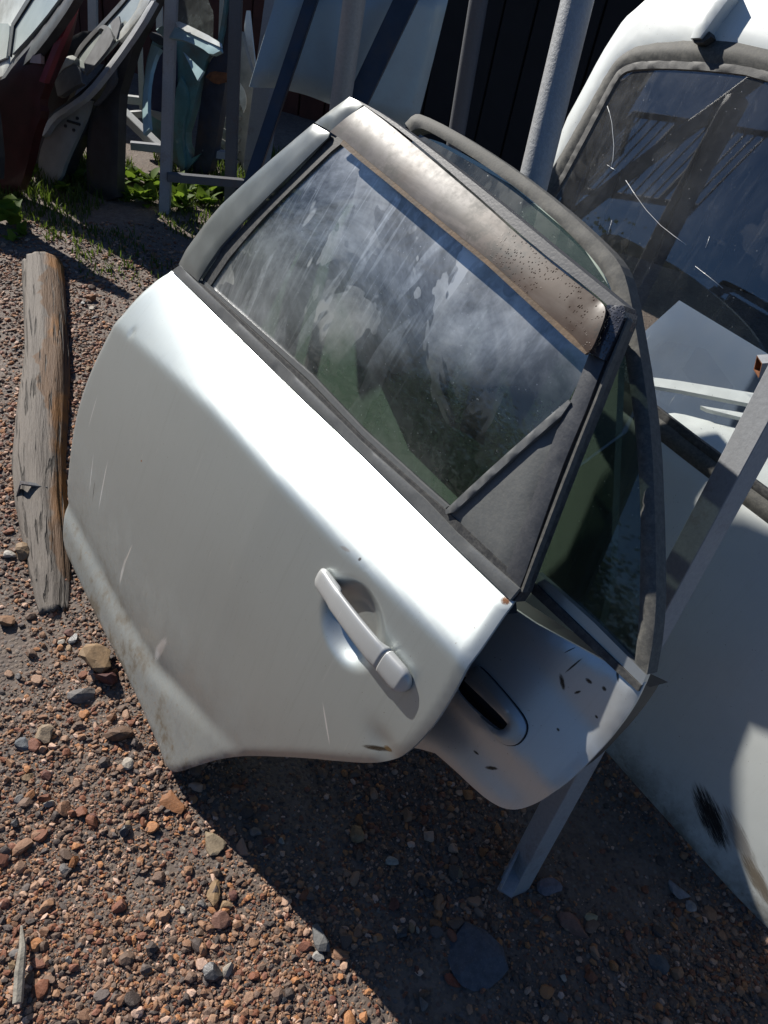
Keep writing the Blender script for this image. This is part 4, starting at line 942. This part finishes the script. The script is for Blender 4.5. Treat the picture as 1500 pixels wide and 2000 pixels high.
# blue pillar and dark post-like door beside the teal one
F = far_frame((395, 345), (0.97, -0.22), 8)
t = thing('old_pillar', 'dark blue door pillar with a rusty brown patch, right of the teal door', 'car panel', F)
fpart(F, t, 'pillar', [(374, 340), (384, 250), (396, 160), (408, 118), (428, 100), (436, 40), (445, -40), (462, -40), (448, 60), (440, 160), (426, 240), (412, 330), (396, 345)], MT['blue_bar'], 0.02, 0.06)
fpart(F, t, 'rust_patch', [(400, 150), (412, 138), (440, 142), (442, 160), (420, 166)], MT['rust'], 0.03, 0.02)
fpart(F, t, 'pale_edge', [(420, 96), (430, 50), (440, -20), (444, -20), (438, 50), (428, 100)], MT['teal'], 0.04, 0.02)
# ribbed grey panels stacked on edge
F = far_frame((470, 335), (0.93, -0.36), 14)
t = thing('ribbed_panel', 'ribbed grey plastic panel on edge between the dark post and the white edged post', 'panel', F)
fpart(F, t, 'panel', [(420, 262), (424, 235), (440, 195), (452, 150), (458, 90), (470, 60), (478, 100), (500, 170), (508, 235), (494, 240), (488, 290), (500, 335), (478, 335), (462, 306), (446, 300), (428, 285)], MT['ribbed'], 0.0, 0.03)
for i in range(6):
    y = 190 + i * 22; 
    fpart(F, t, 'rib', [(432 - i * 1.6, y), (438 - i * 1.6, y - 7), (470 - i, y + 16), (466 - i, y + 24)], MT['ribbed'], 0.018, 0.02, 0, 0.02)
fpart(F, t, 'torn_flap', [(466, 160), (478, 180), (480, 205), (474, 220), (466, 196)], MT['whitef'], 0.03, 0.006)
fpart(F, t, 'torn_flap', [(474, 318), (482, 325), (478, 342), (472, 336)], MT['whitef'], 0.03, 0.006)
F = far_frame((490, 320), (0.93, -0.36), 14)
t = thing('trim_strip', 'long pale door trim strip with a teal end leaning in the rack gap', 'trim strip', F)
fpart(F, t, 'strip', [(474, 60), (480, 20), (486, 20), (492, 80), (500, 150), (505, 215), (496, 205), (484, 120)], MT['whitef'], 0.06, 0.01)
fpart(F, t, 'teal_end', [(485, 180), (492, 170), (504, 200), (504, 235), (496, 215)], MT['teal'], 0.075, 0.01)

# ================================================================== THE LOG
LOGSIGN = 1.0
def log_mat():
    t = NT('weathered_log'); x, y, z = t.xyz()[0:3]
    g = t.noise(9, 6, 0.6, sc=(7, 0.5, 7), dist=0.6); g2 = t.noise(40, 5, 0.65, sc=(6, 0.35, 6)); p = t.noise(3.2, 4, 0.6, off=(2, 0, 0))
    grey = t.mix(g, (0.065, 0.052, 0.042), (0.19, 0.165, 0.14)); brown = t.mix(g, (0.055, 0.028, 0.013), (0.17, 0.095, 0.045))
    x = t.math('MULTIPLY', x, LOGSIGN)
    sd = t.math('ADD', t.math('MULTIPLY', x, 7.5), t.math('MULTIPLY', t.math('SUBTRACT', p, 0.5), 1.6))
    c = t.mix(t.ramp(sd, [(-0.40, 0), (0.05, 1)]), grey, brown)
    og = t.math('MULTIPLY', t.ramp(t.noise(4.5, 3, off=(5, 1, 1)), [(0.52, 0), (0.62, 1)]), t.ramp(x, [(0.0, 0), (0.03, 0.85)]))
    c = t.mix(og, c, (0.26, 0.11, 0.02))
    ck = t.noise(16, 3, 0.5, sc=(4.5, 0.22, 4.5), off=(1, 1, 1), dist=0.4); cm = t.ramp(ck, [(0.37, 1), (0.43, 0)])
    c = t.mix(cm, c, (0.025, 0.018, 0.012))
    c = t.mix(t.ramp(t.noise(60, 4, 0.7), [(0.60, 0), (0.72, 0.7)]), c, (0.10, 0.078, 0.058))
    h = t.math('ADD', t.math('MULTIPLY', g2, 0.6), t.math('SUBTRACT', g, t.math('MULTIPLY', cm, 1.0)))
    return t.done(t.bsdf(c, 0.78, 0, t.bump(h, 0.8, 0.006)))
cl = [(84, 520, 74), (88, 600, 78), (92, 700, 82), (84, 800, 94), (76, 900, 100), (80, 980, 98), (92, 1060, 92), (98, 1120, 84), (104, 1190, 62)]
P = [gp(x, y) for x, y, w in cl]; Wd = [w * proj(p)[2] / FPX * 0.5 for p, (x, y, w) in zip(P, cl)]
O_LG = P[0]; dlg = P[-1] - P[0]; LL = np.linalg.norm(dlg); yv = dlg / LL; xv = np.array([yv[1], -yv[0], 0]); xv = xv if xv[0] > 0 else -xv
FL = Frame(O_LG, xv, yv)
if FL.N[2] < 0: FL = Frame(O_LG, -xv, yv)
LOGSIGN = 1.0 if FL.U[0] > 0 else -1.0
lg = thing('log', 'half buried weathered log, grey and orange brown, on the gravel beside the silver door', 'log', FL)
bm = bmesh.new(); NR, NA = 150, 40; rings = []
lx = [(p - O_LG) @ FL.U for p in P]; ly = [(p - O_LG) @ FL.V for p in P]
for i in range(NR + 1):
    s = ly[-1] * i / NR; cx = np.interp(s, ly, lx); rd = np.interp(s, ly, Wd)
    zc = np.interp(s, [0, ly[-1] * 0.5, ly[-1]], [0.004, -0.004, -0.022])
    ring = []
    for j in range(NA):
        a = 2 * math.pi * j / NA
        q = Vector((math.cos(a) * 3.2, s * 1.2, math.sin(a) * 3.2)); q2 = Vector((math.cos(a) * 9, s * 2.0, math.sin(a) * 9))
        k = 1 + 0.04 * noise.noise(Vector((math.cos(a) * 14, s * 3.0, math.sin(a) * 14))) + 0.11 * noise.noise(q) + 0.05 * noise.noise(q2) - 0.10 * max(0, noise.noise(Vector((math.cos(a) * 6, s * 0.9, math.sin(a) * 6 + 7))) - 0.30) * 3
        ring.append(bm.verts.new((cx + math.cos(a) * rd * k, s + (0.02 * noise.noise(q2 * 1.3) if i in (0, NR) else 0), zc + math.sin(a) * rd * 0.72 * k)))
    rings.append(ring)
for a, b in zip(rings, rings[1:]):
    for j in range(NA): bm.faces.new((a[j], a[(j + 1) % NA], b[(j + 1) % NA], b[j]))
bm.faces.new(rings[0][::-1]); bm.faces.new(rings[-1])
from_bm('trunk', bm, log_mat(), lg, True)
q = gp(66, 946, 0.036) - O_LG; q = np.array([q @ FL.U, q @ FL.V, q @ FL.N])
bm = bmesh.new(); box_between(bm, q + np.array([-0.03, 0.0, -0.01]), q + np.array([0.03, 0.005, 0.012]), 0.018, 0.004, (0, 1, 0.3))
box_between(bm, q + np.array([0.03, 0.005, 0.012]), q + np.array([0.045, 0.008, -0.03]), 0.018, 0.004, (0, 1, 0.3))
from_bm('metal_strap', bm, MT['post_dark'], lg)

# ================================================================== STONES AND GRAVEL
def ico(sub):
    bm = bmesh.new(); bmesh.ops.create_icosphere(bm, subdivisions=sub, radius=1.0)
    V = np.array([v.co[:] for v in bm.verts]); F = np.array([[v.index for v in f.verts] for f in bm.faces]); bm.free(); return V, F
def stone_mat(name, stops, rnd='Random Per Island', grain=60, rough=0.7):
    t = NT(name); g = t.n('NewGeometry'); 
    if rnd == 'obj':
        oi = t.n('ObjectInfo'); f = oi.outputs['Random']
    else: f = g.outputs['Random Per Island']
    c = t.ramp(f, stops); t.t.nodes[-1].color_ramp.interpolation = 'CONSTANT' if rnd != 'obj' else 'LINEAR'
    n = t.noise(grain, 5, 0.7); n2 = t.noise(grain * 5, 3, 0.6)
    c = t.mix(t.math('MULTIPLY', n, 0.7), c, t.mix(0.55, c, (0.05, 0.04, 0.03)))
    c = t.mix(t.ramp(n2, [(0.62, 0), (0.75, 0.35)]), c, (0.36, 0.31, 0.25))
    return t.done(t.bsdf(c, rough, 0, t.bump(t.math('ADD', n, n2), 0.4, 0.002), spec=0.4))
PEB = [(0.0, (0.231, 0.118, 0.066)), (0.13, (0.306, 0.162, 0.088)), (0.25, (0.128, 0.080, 0.056)), (0.36, (0.343, 0.202, 0.127)), (0.46, (0.203, 0.069, 0.031)), (0.55, (0.171, 0.107, 0.076)),
       (0.64, (0.404, 0.175, 0.067)), (0.71, (0.067, 0.049, 0.043)), (0.79, (0.463, 0.292, 0.200)), (0.86, (0.226, 0.088, 0.052)), (0.92, (0.112, 0.088, 0.079)), (0.97, (0.598, 0.399, 0.298))]
MT['pebble'] = stone_mat('pebbles', PEB, grain=90)
SHADOW_OK = None
def scatter(n, smin, smax, dens, sub=1):
    """pebble field as arrays: n points where dens(px, py) allows, sizes smin..smax (radius)."""
    V0, F0 = ico(sub); allV = []; allF = []; base = 0
    variants = []
    for k in range(14):
        r = np.random.default_rng(100 + k); D = r.normal(size=(5, 3)); D /= np.linalg.norm(D, axis=1)[:, None]; cutd = r.uniform(0.45, 0.85, 5)
        W = V0 * (1 + r.uniform(-0.16, 0.16, (len(V0), 1)))
        for dv, c in zip(D, cutd):
            pr = W @ dv; W = W - np.maximum(0, pr - c)[:, None] * dv
        W = W * np.array([r.uniform(0.8, 1.3), r.uniform(0.6, 1.0), r.uniform(0.45, 0.8)]); variants.append(W)
    P = dens(n)
    for x, y in P:
        s = smin * (smax / smin) ** (rng.random() ** 1.9); W = variants[rng.integers(14)]
        a = rng.uniform(0, 6.283); b = rng.normal(0, 0.35); ca, sa, cb, sb = math.cos(a), math.sin(a), math.cos(b), math.sin(b)
        Rm = np.array([[ca, -sa * cb, sa * sb], [sa, ca * cb, -ca * sb], [0, sb, cb]])
        T = (W * s) @ Rm.T + np.array([x, y, hz_fast(x, y) + s * 0.22])
        allV.append(T); allF.append(F0 + base); base += len(T)
    return np.concatenate(allV), np.concatenate(allF)
def hz_fast(x, y): return hz(x, y)
log_poly = [(58, 530), (104, 530), (122, 700), (120, 900), (114, 1040), (108, 1110), (92, 1110), (46, 1000), (38, 880), (52, 750)]
def dens_near(n):
    out = []
    while len(out) < n:
        m = 4000; X = rng.uniform(-80, 1580, m); Y = rng.uniform(440, 2080, m)
        d = FWD[None] + IR[None] * ((X - 750) / FPX)[:, None] - IU[None] * ((Y - 1000) / FPX)[:, None]
        t = -CO[2] / d[:, 2]; P = CO[None] + d * t[:, None]
        keep = (rng.random(m) < 0.75 + 0.25 * ((Y - 440) / 1640)) & ~inside(log_poly, np.stack([X, Y], 1))
        # keep mostly what the picture can show: skip ground buried under the doors
        keep &= ~((X > 350) & (Y < 1440) & (X > 350 + 0 * Y)) | (rng.random(m) < 0.12)
        nz = np.array([noise.noise(Vector((p[0] * 3.1, p[1] * 3.1, 9.0))) for p in P])
        keep &= rng.random(m) < np.clip(0.66 + nz * 1.6, 0.06, 1)
        out += [tuple(p[:2]) for p in P[keep]]
    return out[:n]
def mesh_np(name, V, F, mat, kind=None, smooth=False):
    me = bpy.data.meshes.new(name); me.vertices.add(len(V)); me.vertices.foreach_set('co', V.astype(np.float32).ravel())
    k = F.shape[1]; me.loops.add(F.size); me.loops.foreach_set('vertex_index', F.astype(np.int32).ravel())
    me.polygons.add(len(F)); me.polygons.foreach_set('loop_start', np.arange(0, F.size, k, dtype=np.int32)); me.polygons.foreach_set('loop_total', np.full(len(F), k, np.int32))
    me.polygons.foreach_set('use_smooth', np.full(len(F), smooth)); me.update(calc_edges=True); me.validate()
    o = link(name, me, mat); 
    if kind: o['kind'] = kind
    return o
def dens_far(n):
    out = []
    while len(out) < n:
        X, Y = rng.uniform(-60, 400), rng.uniform(430, 1010)
        if inside(log_poly, [(X, Y)])[0] or X > 130 + max(0.0, 900 - Y) * 0.62: continue
        p = gp(X, Y)
        if rng.random() < 0.55 + 1.2 * noise.noise(Vector((p[0] * 2.3, p[1] * 2.3, 2.0))): out.append((p[0], p[1]))
    return out
parts_ = [scatter(52000, 0.0012, 0.0040, dens_near, 1), scatter(13000, 0.0036, 0.0092, dens_near, 1), scatter(520, 0.0090, 0.0175, dens_near, 2), scatter(5200, 0.0045, 0.0120, dens_far, 1)]
gV, gF, b_ = [], [], 0
for V, F_ in parts_: gV.append(V); gF.append(F_ + b_); b_ += len(V)
gv = mesh_np('gravel', np.concatenate(gV), np.concatenate(gF), MT['pebble'], 'stuff')
# larger stones: things of their own
def rock_mesh(seed, cuts=9, flat=0.6):
    r = np.random.default_rng(seed); V0, F0 = ico(2)
    D = r.normal(size=(cuts, 3)); D /= np.linalg.norm(D, axis=1)[:, None]; W = V0.copy()
    for dv in D:
        c = r.uniform(0.38, 0.78); pr = W @ dv; W = W - np.maximum(0, pr - c)[:, None] * dv * 0.97
    W += np.array([[noise.noise(Vector(tuple(v * 2.3 + seed))) * 0.06] * 3 for v in W]) * V0
    W = W * np.array([1.25, r.uniform(0.8, 1.0), flat]); return W, F0
def rock(label, px, wpx, hpx, col, seed, ang=0.0, flat=0.6, cuts=9, group=None, sink=0.25, rough=0.7):
    p = gp(*px); s = 0.5 * wpx * proj(p)[2] / FPX
    W, F0 = rock_mesh(seed, cuts, flat); W = W / np.max(np.abs(W[:, 0])) * s
    asp = hpx / wpx; W[:, 1] *= asp / 0.72; 
    me = bpy.data.meshes.new('stone'); me.from_pydata([tuple(v) for v in W], [], [tuple(map(int, f)) for f in F0]); me.update()
    key = 'stone_%.2f_%.2f_%.2f' % col
    if key not in MT:
        t = NT('stone_colour'); n = t.noise(70, 6, 0.7); n2 = t.noise(350, 3)
        c = t.mix(t.ramp(n, [(0.3, 0), (0.7, 1)]), tuple(x * 0.62 for x in col), tuple(min(1, x * 1.25) for x in col)); c = t.mix(t.ramp(n2, [(0.6, 0), (0.75, 0.3)]), c, (0.3, 0.26, 0.2))
        MT[key] = t.done(t.bsdf(c, rough, 0, t.bump(t.math('ADD', n, t.math('MULTIPLY', n2, 0.4)), 0.5, 0.003), spec=0.4))
    o = link('stone', me, MT[key]); zb = W[:, 2].min()
    o.location = (p[0], p[1], hz(p[0], p[1]) - zb * (1 - sink)); o.rotation_euler = (0, 0, ang)
    return tag(o, label, 'stone', group, 'thing')
TAN, BRN, DRK, GRY, RED, WHT, ORG = (0.22, 0.145, 0.08), (0.11, 0.065, 0.042), (0.035, 0.035, 0.04), (0.13, 0.12, 0.115), (0.10, 0.036, 0.026), (0.30, 0.265, 0.22), (0.22, 0.09, 0.032)
rock('large tan stone against the silver door sill, biggest on the left gravel', (188, 1290), 62, 58, TAN, 11, 0.6, 0.75)
rock('dark maroon stone just below the large tan stone', (206, 1326), 46, 36, (0.09, 0.035, 0.03), 12, 0.2, 0.8)
rock('grey rough stone lying lower left of the maroon stone', (165, 1352), 64, 48, GRY, 13, 0.4, 0.5)
rock('flat orange brown stone cut by the shadow edge below the door corner', (338, 1562), 62, 52, ORG, 14, -0.5, 0.28, 7)
rock('long brown flat stone beside the lower door edge', (232, 1430), 64, 24, BRN, 15, 0.2, 0.5)
rock('pale cream square stone left of the door corner', (252, 1488), 26, 28, WHT, 16, 0.1, 0.7)
rock('tan wedge stone half in the shadow, right of the orange flat stone', (418, 1640), 58, 44, (0.26, 0.2, 0.13), 17, -0.7, 0.35, 7)
rock('large smooth dark blue grey stone in the shade at the bottom', (928, 1872), 118, 128, (0.075, 0.08, 0.095), 18, 0.9, 0.30, 3, sink=0.45)
rock('red brown oblong stone lying against the large dark smooth stone', (886, 1912), 22, 42, (0.22, 0.06, 0.03), 19, 1.3, 0.6)
rock('grey stone at the shadow edge above the bottom, with a pale stone beside it', (626, 1832), 36, 46, (0.10, 0.10, 0.10), 20, 0.8, 0.7)
rock('pale grey angular stone below the grey stone on the shadow edge', (622, 1866), 24, 36, (0.26, 0.25, 0.23), 21, 0.5, 0.6)
rock('black wet looking stone at the lower left of the frame', (413, 1895), 46, 38, DRK, 22, 0.2, 0.7, rough=0.4)
rock('tan brown upright slab stone in the sunlit gravel near the shadow', (418, 1740), 28, 54, (0.22, 0.14, 0.07), 23, 0.1, 0.6)
rock('reddish stone left of the tan brown slab stone', (432, 1796), 36, 42, (0.17, 0.085, 0.06), 24, 0.7, 0.7)
rock('round tan stone on the far left gravel', (88, 1434), 40, 34, (0.24, 0.18, 0.12), 25, 0.3, 0.75)
rock('blue grey stone left of the round tan stone', (44, 1452), 30, 26, (0.10, 0.11, 0.12), 26, 0.4, 0.7)
rock('white stone beside the lower end of the log', (15, 1082), 30, 26, (0.45, 0.42, 0.37), 27, 0.2, 0.7)
rock('tan stone right of the white stone beside the log', (44, 1080), 30, 26, TAN, 28, 0.7, 0.7)
rock('brown stone at the left frame edge below the log end', (10, 1210), 34, 46, (0.2, 0.11, 0.06), 29, 0.9, 0.8)
rock('flat grey stone in the shade between the post foot and the white tailgate', (1326, 1740), 30, 46, (0.20, 0.20, 0.21), 30, 1.0, 0.5)
rock('small pale stone beside the flat grey stone in the shade', (1350, 1768), 30, 24, (0.24, 0.23, 0.22), 31, 0.4, 0.5)
rock('rusty pink stone in the deep shade right of the large dark stone', (1122, 1800), 48, 58, (0.20, 0.10, 0.07), 32, 0.9, 0.5)
rock('mauve grey stone in the shade below the post foot', (1075, 1735), 54, 40, (0.13, 0.12, 0.14), 33, 0.1, 0.5)
rock('pale yellowish stone in the shade right of the rusty pink stone', (1155, 1788), 30, 18, (0.30, 0.25, 0.15), 34, 0.1, 0.5)
rock('dark round stone half sunk at the right of the large dark smooth stone', (1290, 1878), 44, 52, (0.09, 0.09, 0.09), 35, 0.5, 0.4)
rock('brown angular stone right of the log under the far door edge', (178, 560), 18, 16, BRN, 36, 0.5, 0.8)
cols = {'tan': TAN, 'brown': BRN, 'dark': DRK, 'grey': GRY, 'red': RED, 'pale': WHT, 'orange': ORG}
zones = {'on the sunlit gravel at the bottom left': (20, 330, 1820, 1985), 'on the sunlit gravel below the long brown flat stone': (60, 300, 1500, 1700), 'near the tan brown slab stone': (330, 520, 1690, 1830),
         'between the log end and the large tan stone': (20, 150, 1220, 1320), 'along the left frame edge, level with the door corner': (5, 110, 1480, 1640), 'in the shade just under the wheel arch of the front door': (430, 760, 1530, 1680),
         'in the shade at the bottom, left of the large dark smooth stone': (700, 860, 1800, 1980), 'in the shade between the front door and the foot of the upright': (720, 940, 1640, 1780),
         'in the shade at the bottom right': (1040, 1440, 1840, 1985), 'beside the log, on its right': (138, 190, 560, 760), 'on the sunlit gravel at the bottom, near the shadow edge': (440, 700, 1880, 1990)}
k = 200
for zn, (x0, x1, y0, y1) in zones.items():
    for nm in cols:
        if rng.random() < 0.22: continue
        X, Y = rng.uniform(x0, x1), rng.uniform(y0, y1); k += 1; w = rng.uniform(15, 30) * (0.62 if Y < 800 else 1)
        rock('small %s stone %s' % (nm, zn), (X, Y), w, w * rng.uniform(0.6, 1.0), cols[nm], k, rng.uniform(0, 6.28), rng.uniform(0.5, 0.8), group='small loose stones')
# twig and stick lying at the lower left
tw = thing('stick', 'bleached split stick lying on the gravel at the lower left edge', 'stick', loc=gp(40, 1900))
bm = bmesh.new(); o0 = gp(40, 1900); tube(bm, [gp(34, 1960, .008) - o0, gp(38, 1900, .012) - o0, gp(44, 1850, .014) - o0, gp(42, 1808, .012) - o0], [0.008, 0.0085, 0.006, 0.002], 7)
from_bm('wood', bm, simple('bleached_wood', (0.22, 0.20, 0.165), 0.8, 0, 0.4, 60, 0.4), tw)

# ================================================================== GRASS AND WEEDS
def leaf_mat(name, a, b, trans=0.35):
    t = NT(name); g = t.n('NewGeometry'); c = t.mix(g.outputs['Random Per Island'], a, b)
    c = t.mix(t.math('MULTIPLY', t.noise(60, 4), 0.4), c, tuple(x * 0.6 for x in a))
    tr = t.n('BsdfTranslucent'); t.val(tr.inputs[0], t.mix(0.5, c, (0.16, 0.24, 0.02))); d = t.bsdf(c, 0.62, 0, None, spec=0.2)
    m = t.n('MixShader'); m.inputs[0].default_value = trans; t.l(d, m.inputs[1]); t.l(tr.outputs[0], m.inputs[2]); return t.done(m.outputs[0])
MT['grass'] = leaf_mat('grass', (0.045, 0.075, 0.018), (0.085, 0.12, 0.03))
MT['weed'] = leaf_mat('weed_leaf', (0.08, 0.15, 0.02), (0.15, 0.23, 0.035), 0.5)
def grass(n):
    V = []; F = []
    for i in range(n):
        X = rng.uniform(-60, 560); Y = 300 + 260 * rng.random() ** 1.3
        if rng.random() < (Y - 400) / 170: continue
        if X < 60 and Y > 450 and rng.random() < 0.6: continue
        p = gp(X, Y); 
        if noise.noise(Vector((p[0] * 2.2, p[1] * 2.2, 4))) < -0.15 + (0.25 if Y > 470 else 0): continue
        h = rng.uniform(0.015, 0.05) * (1.5 if Y < 400 else 0.9); a = rng.uniform(0, 6.28); w = rng.uniform(0.0018, 0.004); l = rng.uniform(0.1, 0.9) * h
        dx, dy = math.cos(a), math.sin(a); b = len(V); z = hz(p[0], p[1])
        V += [(p[0] - dy * w, p[1] + dx * w, z), (p[0] + dy * w, p[1] - dx * w, z), (p[0] + dx * l * .4 + dy * w * .8, p[1] + dy * l * .4 - dx * w * .8, z + h * .6), (p[0] + dx * l * .4 - dy * w * .8, p[1] + dy * l * .4 + dx * w * .8, z + h * .6), (p[0] + dx * l, p[1] + dy * l, z + h)]
        F += [(b, b + 1, b + 2), (b, b + 2, b + 3), (b + 3, b + 2, b + 4)]
    mesh_np('grass', np.array(V), np.array(F), MT['grass'], 'stuff')
grass(9500)
# broad-leaved weeds: a few leaf meshes shared by all plants
def leaf_mesh(seed):
    r = np.random.default_rng(seed); n = 7; V = []; F = []
    for i in range(n + 1):
        s = i / n; w = 0.32 * math.sin(math.pi * s ** 0.75) * (1 + r.uniform(-0.12, 0.12)) + 0.012; zz = 0.30 * s - 0.42 * s * s
        V += [(-w, s, zz + 0.10 * w), (0, s, zz - 0.02), (w, s, zz + 0.10 * w)]
    for i in range(n):
        b = i * 3; F += [(b, b + 1, b + 4, b + 3), (b + 1, b + 2, b + 5, b + 4)]
    me = bpy.data.meshes.new('leaf'); me.from_pydata(V, [], F); me.polygons.foreach_set('use_smooth', [True] * len(F)); me.update(); me.materials.append(MT['weed']); return me
LEAVES = [leaf_mesh(s) for s in range(5)]
def weed(px, size, n, label, group=None):
    p = gp(*px); t = thing('weed_plant', label, 'weed', loc=(p[0], p[1], hz(p[0], p[1])), group=group)
    for i in range(n):
        o = bpy.data.objects.new('leaf', LEAVES[rng.integers(5)]); COL.objects.link(o); o.parent = t
        s = size * rng.uniform(0.6, 1.15); o.scale = (s, s, s)
        o.rotation_euler = (rng.uniform(0.2, 1.25), rng.uniform(-0.3, 0.3), rng.uniform(0, 6.28)); o.location = (rng.normal(0, size * .18), rng.normal(0, size * .18), size * rng.uniform(0.0, 0.30))
    return t
for px, wl in [((238, 345), 'broad leaved weed left of the first grey square post, touching the black panel'), ((262, 352), 'broad leaved weed in the gap between black panel and square post, left one'), ((292, 362), 'broad leaved weed close against the left side of the grey square post'),
               ((250, 388), 'low broad weed in front of the black panel foot'), ((284, 394), 'low broad weed in front of the gap, left of the post foot'), ((306, 372), 'weed half behind the foot of the grey square post'),
               ((345, 374), 'weed just right of the grey square post, under the rail'), ((368, 384), 'weed under the low rail, second right of the square post'), ((394, 378), 'weed under the middle of the low rail'), ((420, 384), 'weed left of the dark post, under the low rail'),
               ((442, 374), 'weed at the foot of the dark post'), ((462, 388), 'weed right of the dark post, next to the silver door pillar'), ((150, 352), 'weed between the white old door and black panel'), ((128, 374), 'low weed at the foot of the white old door'),
               ((50, 350), 'weed between the red old door and white old door'), ((44, 322), 'pale weed behind the gap of the red and white old doors'), ((405, 400), 'lowest weed in front of the low rail, right half'), ((356, 400), 'lowest weed in front of the low rail, left half')]:
    weed(px, rng.uniform(0.06, 0.095), 20, wl, 'broad leaved weeds along the rack foot')
weed((6, 436), 0.13, 9, 'broad green weed at the left frame edge beside the shadow')
weed((45, 458), 0.06, 9, 'small low weed on the shadow edge beyond the log')
weed((24, 470), 0.05, 7, 'smallest low weed at the left frame edge beyond the log')

# ================================================================== BEYOND THE FRAME: what the glass mirrors (trees and a railed platform to the left)
MT['crown'] = leaf_mat('tree_leaf', (0.030, 0.048, 0.016), (0.06, 0.085, 0.025), 0.25); MT['bark'] = simple('bark', (0.06, 0.045, 0.035), 0.9, 0, 0.3, 10)
def mirror_pt(x, y, dist):
    u, v = TG.uv(x, y, off(dt, -0.002)); e = 1e-3
    n = TG.N - TG.U * ((dt(u + e, v) - dt(u - e, v)) / (2 * e)) - TG.V * ((dt(u, v + e) - dt(u, v - e)) / (2 * e)); n = n / np.linalg.norm(n)
    P = TG.w(u, v, dt(u, v)); d = P - CO; d /= np.linalg.norm(d); r = d - 2 * (d @ n) * n; return P + r * dist
rl = thing('railed_platform', 'steel railing of a raised platform across the yard, mirrored in the tailgate glass', 'railing', loc=mirror_pt(1360, 300, 7.0))
O_RL = mirror_pt(1360, 300, 7.0)
def rbar(a, b, w, name): return bar(name, a - O_RL, b - O_RL, w, w, (0.3, 0.9, 0), MT['post_dark'], rl, 0)
T0, T1, T2 = mirror_pt(1236, 222, 7.0), mirror_pt(1500, 262, 7.6), mirror_pt(1212, 300, 8.6); Bz = np.array([0, 0, 1.15])
rbar(T0, T1, 0.07, 'top_rail'); rbar(T0 - Bz, T1 - Bz, 0.07, 'bottom_rail'); rbar(T0, T2, 0.06, 'top_rail'); rbar(T0 - Bz, T2 - Bz, 0.06, 'bottom_rail')
for k_ in range(15):
    q = T0 + (T1 - T0) * (k_ / 14.0); rbar(q, q - Bz * (3.2 if k_ in (0, 14) else 1), 0.06 if k_ % 5 == 0 else 0.022, 'baluster')
for k_ in range(1, 9):
    q = T0 + (T2 - T0) * (k_ / 8.0); rbar(q, q - Bz * (3.2 if k_ == 8 else 1), 0.022, 'baluster')
TV = []; TF = []; nb_ = 0
for k_, (x, y, h, rc) in enumerate([(-14.0, -3.0, 4.2, 2.6), (-15.5, 0.6, 4.6, 2.8), (-15.0, 4.4, 3.8, 2.5), (-12.0, -8.0, 4.6, 2.9), (-16.5, 8.6, 4.2, 2.6), (-6.5, -11.5, 4.8, 3.0), (0.5, -11.5, 5.0, 3.0), (-10.0, -10.5, 4.2, 2.6)]):
    r = np.random.default_rng(40 + k_); n = 9000
    C = r.normal(size=(14, 3)) * np.array([rc * .55, rc * .55, h * .18]) + np.array([x, y, h * .52])
    cc = C[r.integers(14, size=n)] + r.normal(size=(n, 3)) * rc * .26
    A = r.normal(size=(n, 3)); A /= np.linalg.norm(A, axis=1)[:, None]; B = np.cross(A, r.normal(size=(n, 3))); B /= np.linalg.norm(B, axis=1)[:, None]
    q = r.uniform(0.05, 0.10, (n, 1)); V = np.stack([cc - A * q, cc + B * q * .6, cc + A * q, cc - B * q * .6], 1).reshape(-1, 3); V[:, 2] = np.maximum(V[:, 2], 0.05)
    TV.append(V); TF.append(np.arange(n * 4).reshape(-1, 4) + nb_); nb_ += n * 4
mesh_np('tree_line', np.concatenate(TV), np.concatenate(TF), MT['crown'], 'stuff')
print('objects', len(bpy.data.objects), 'tris', sum(len(o.data.polygons) for o in bpy.data.objects if o.type == 'MESH'))
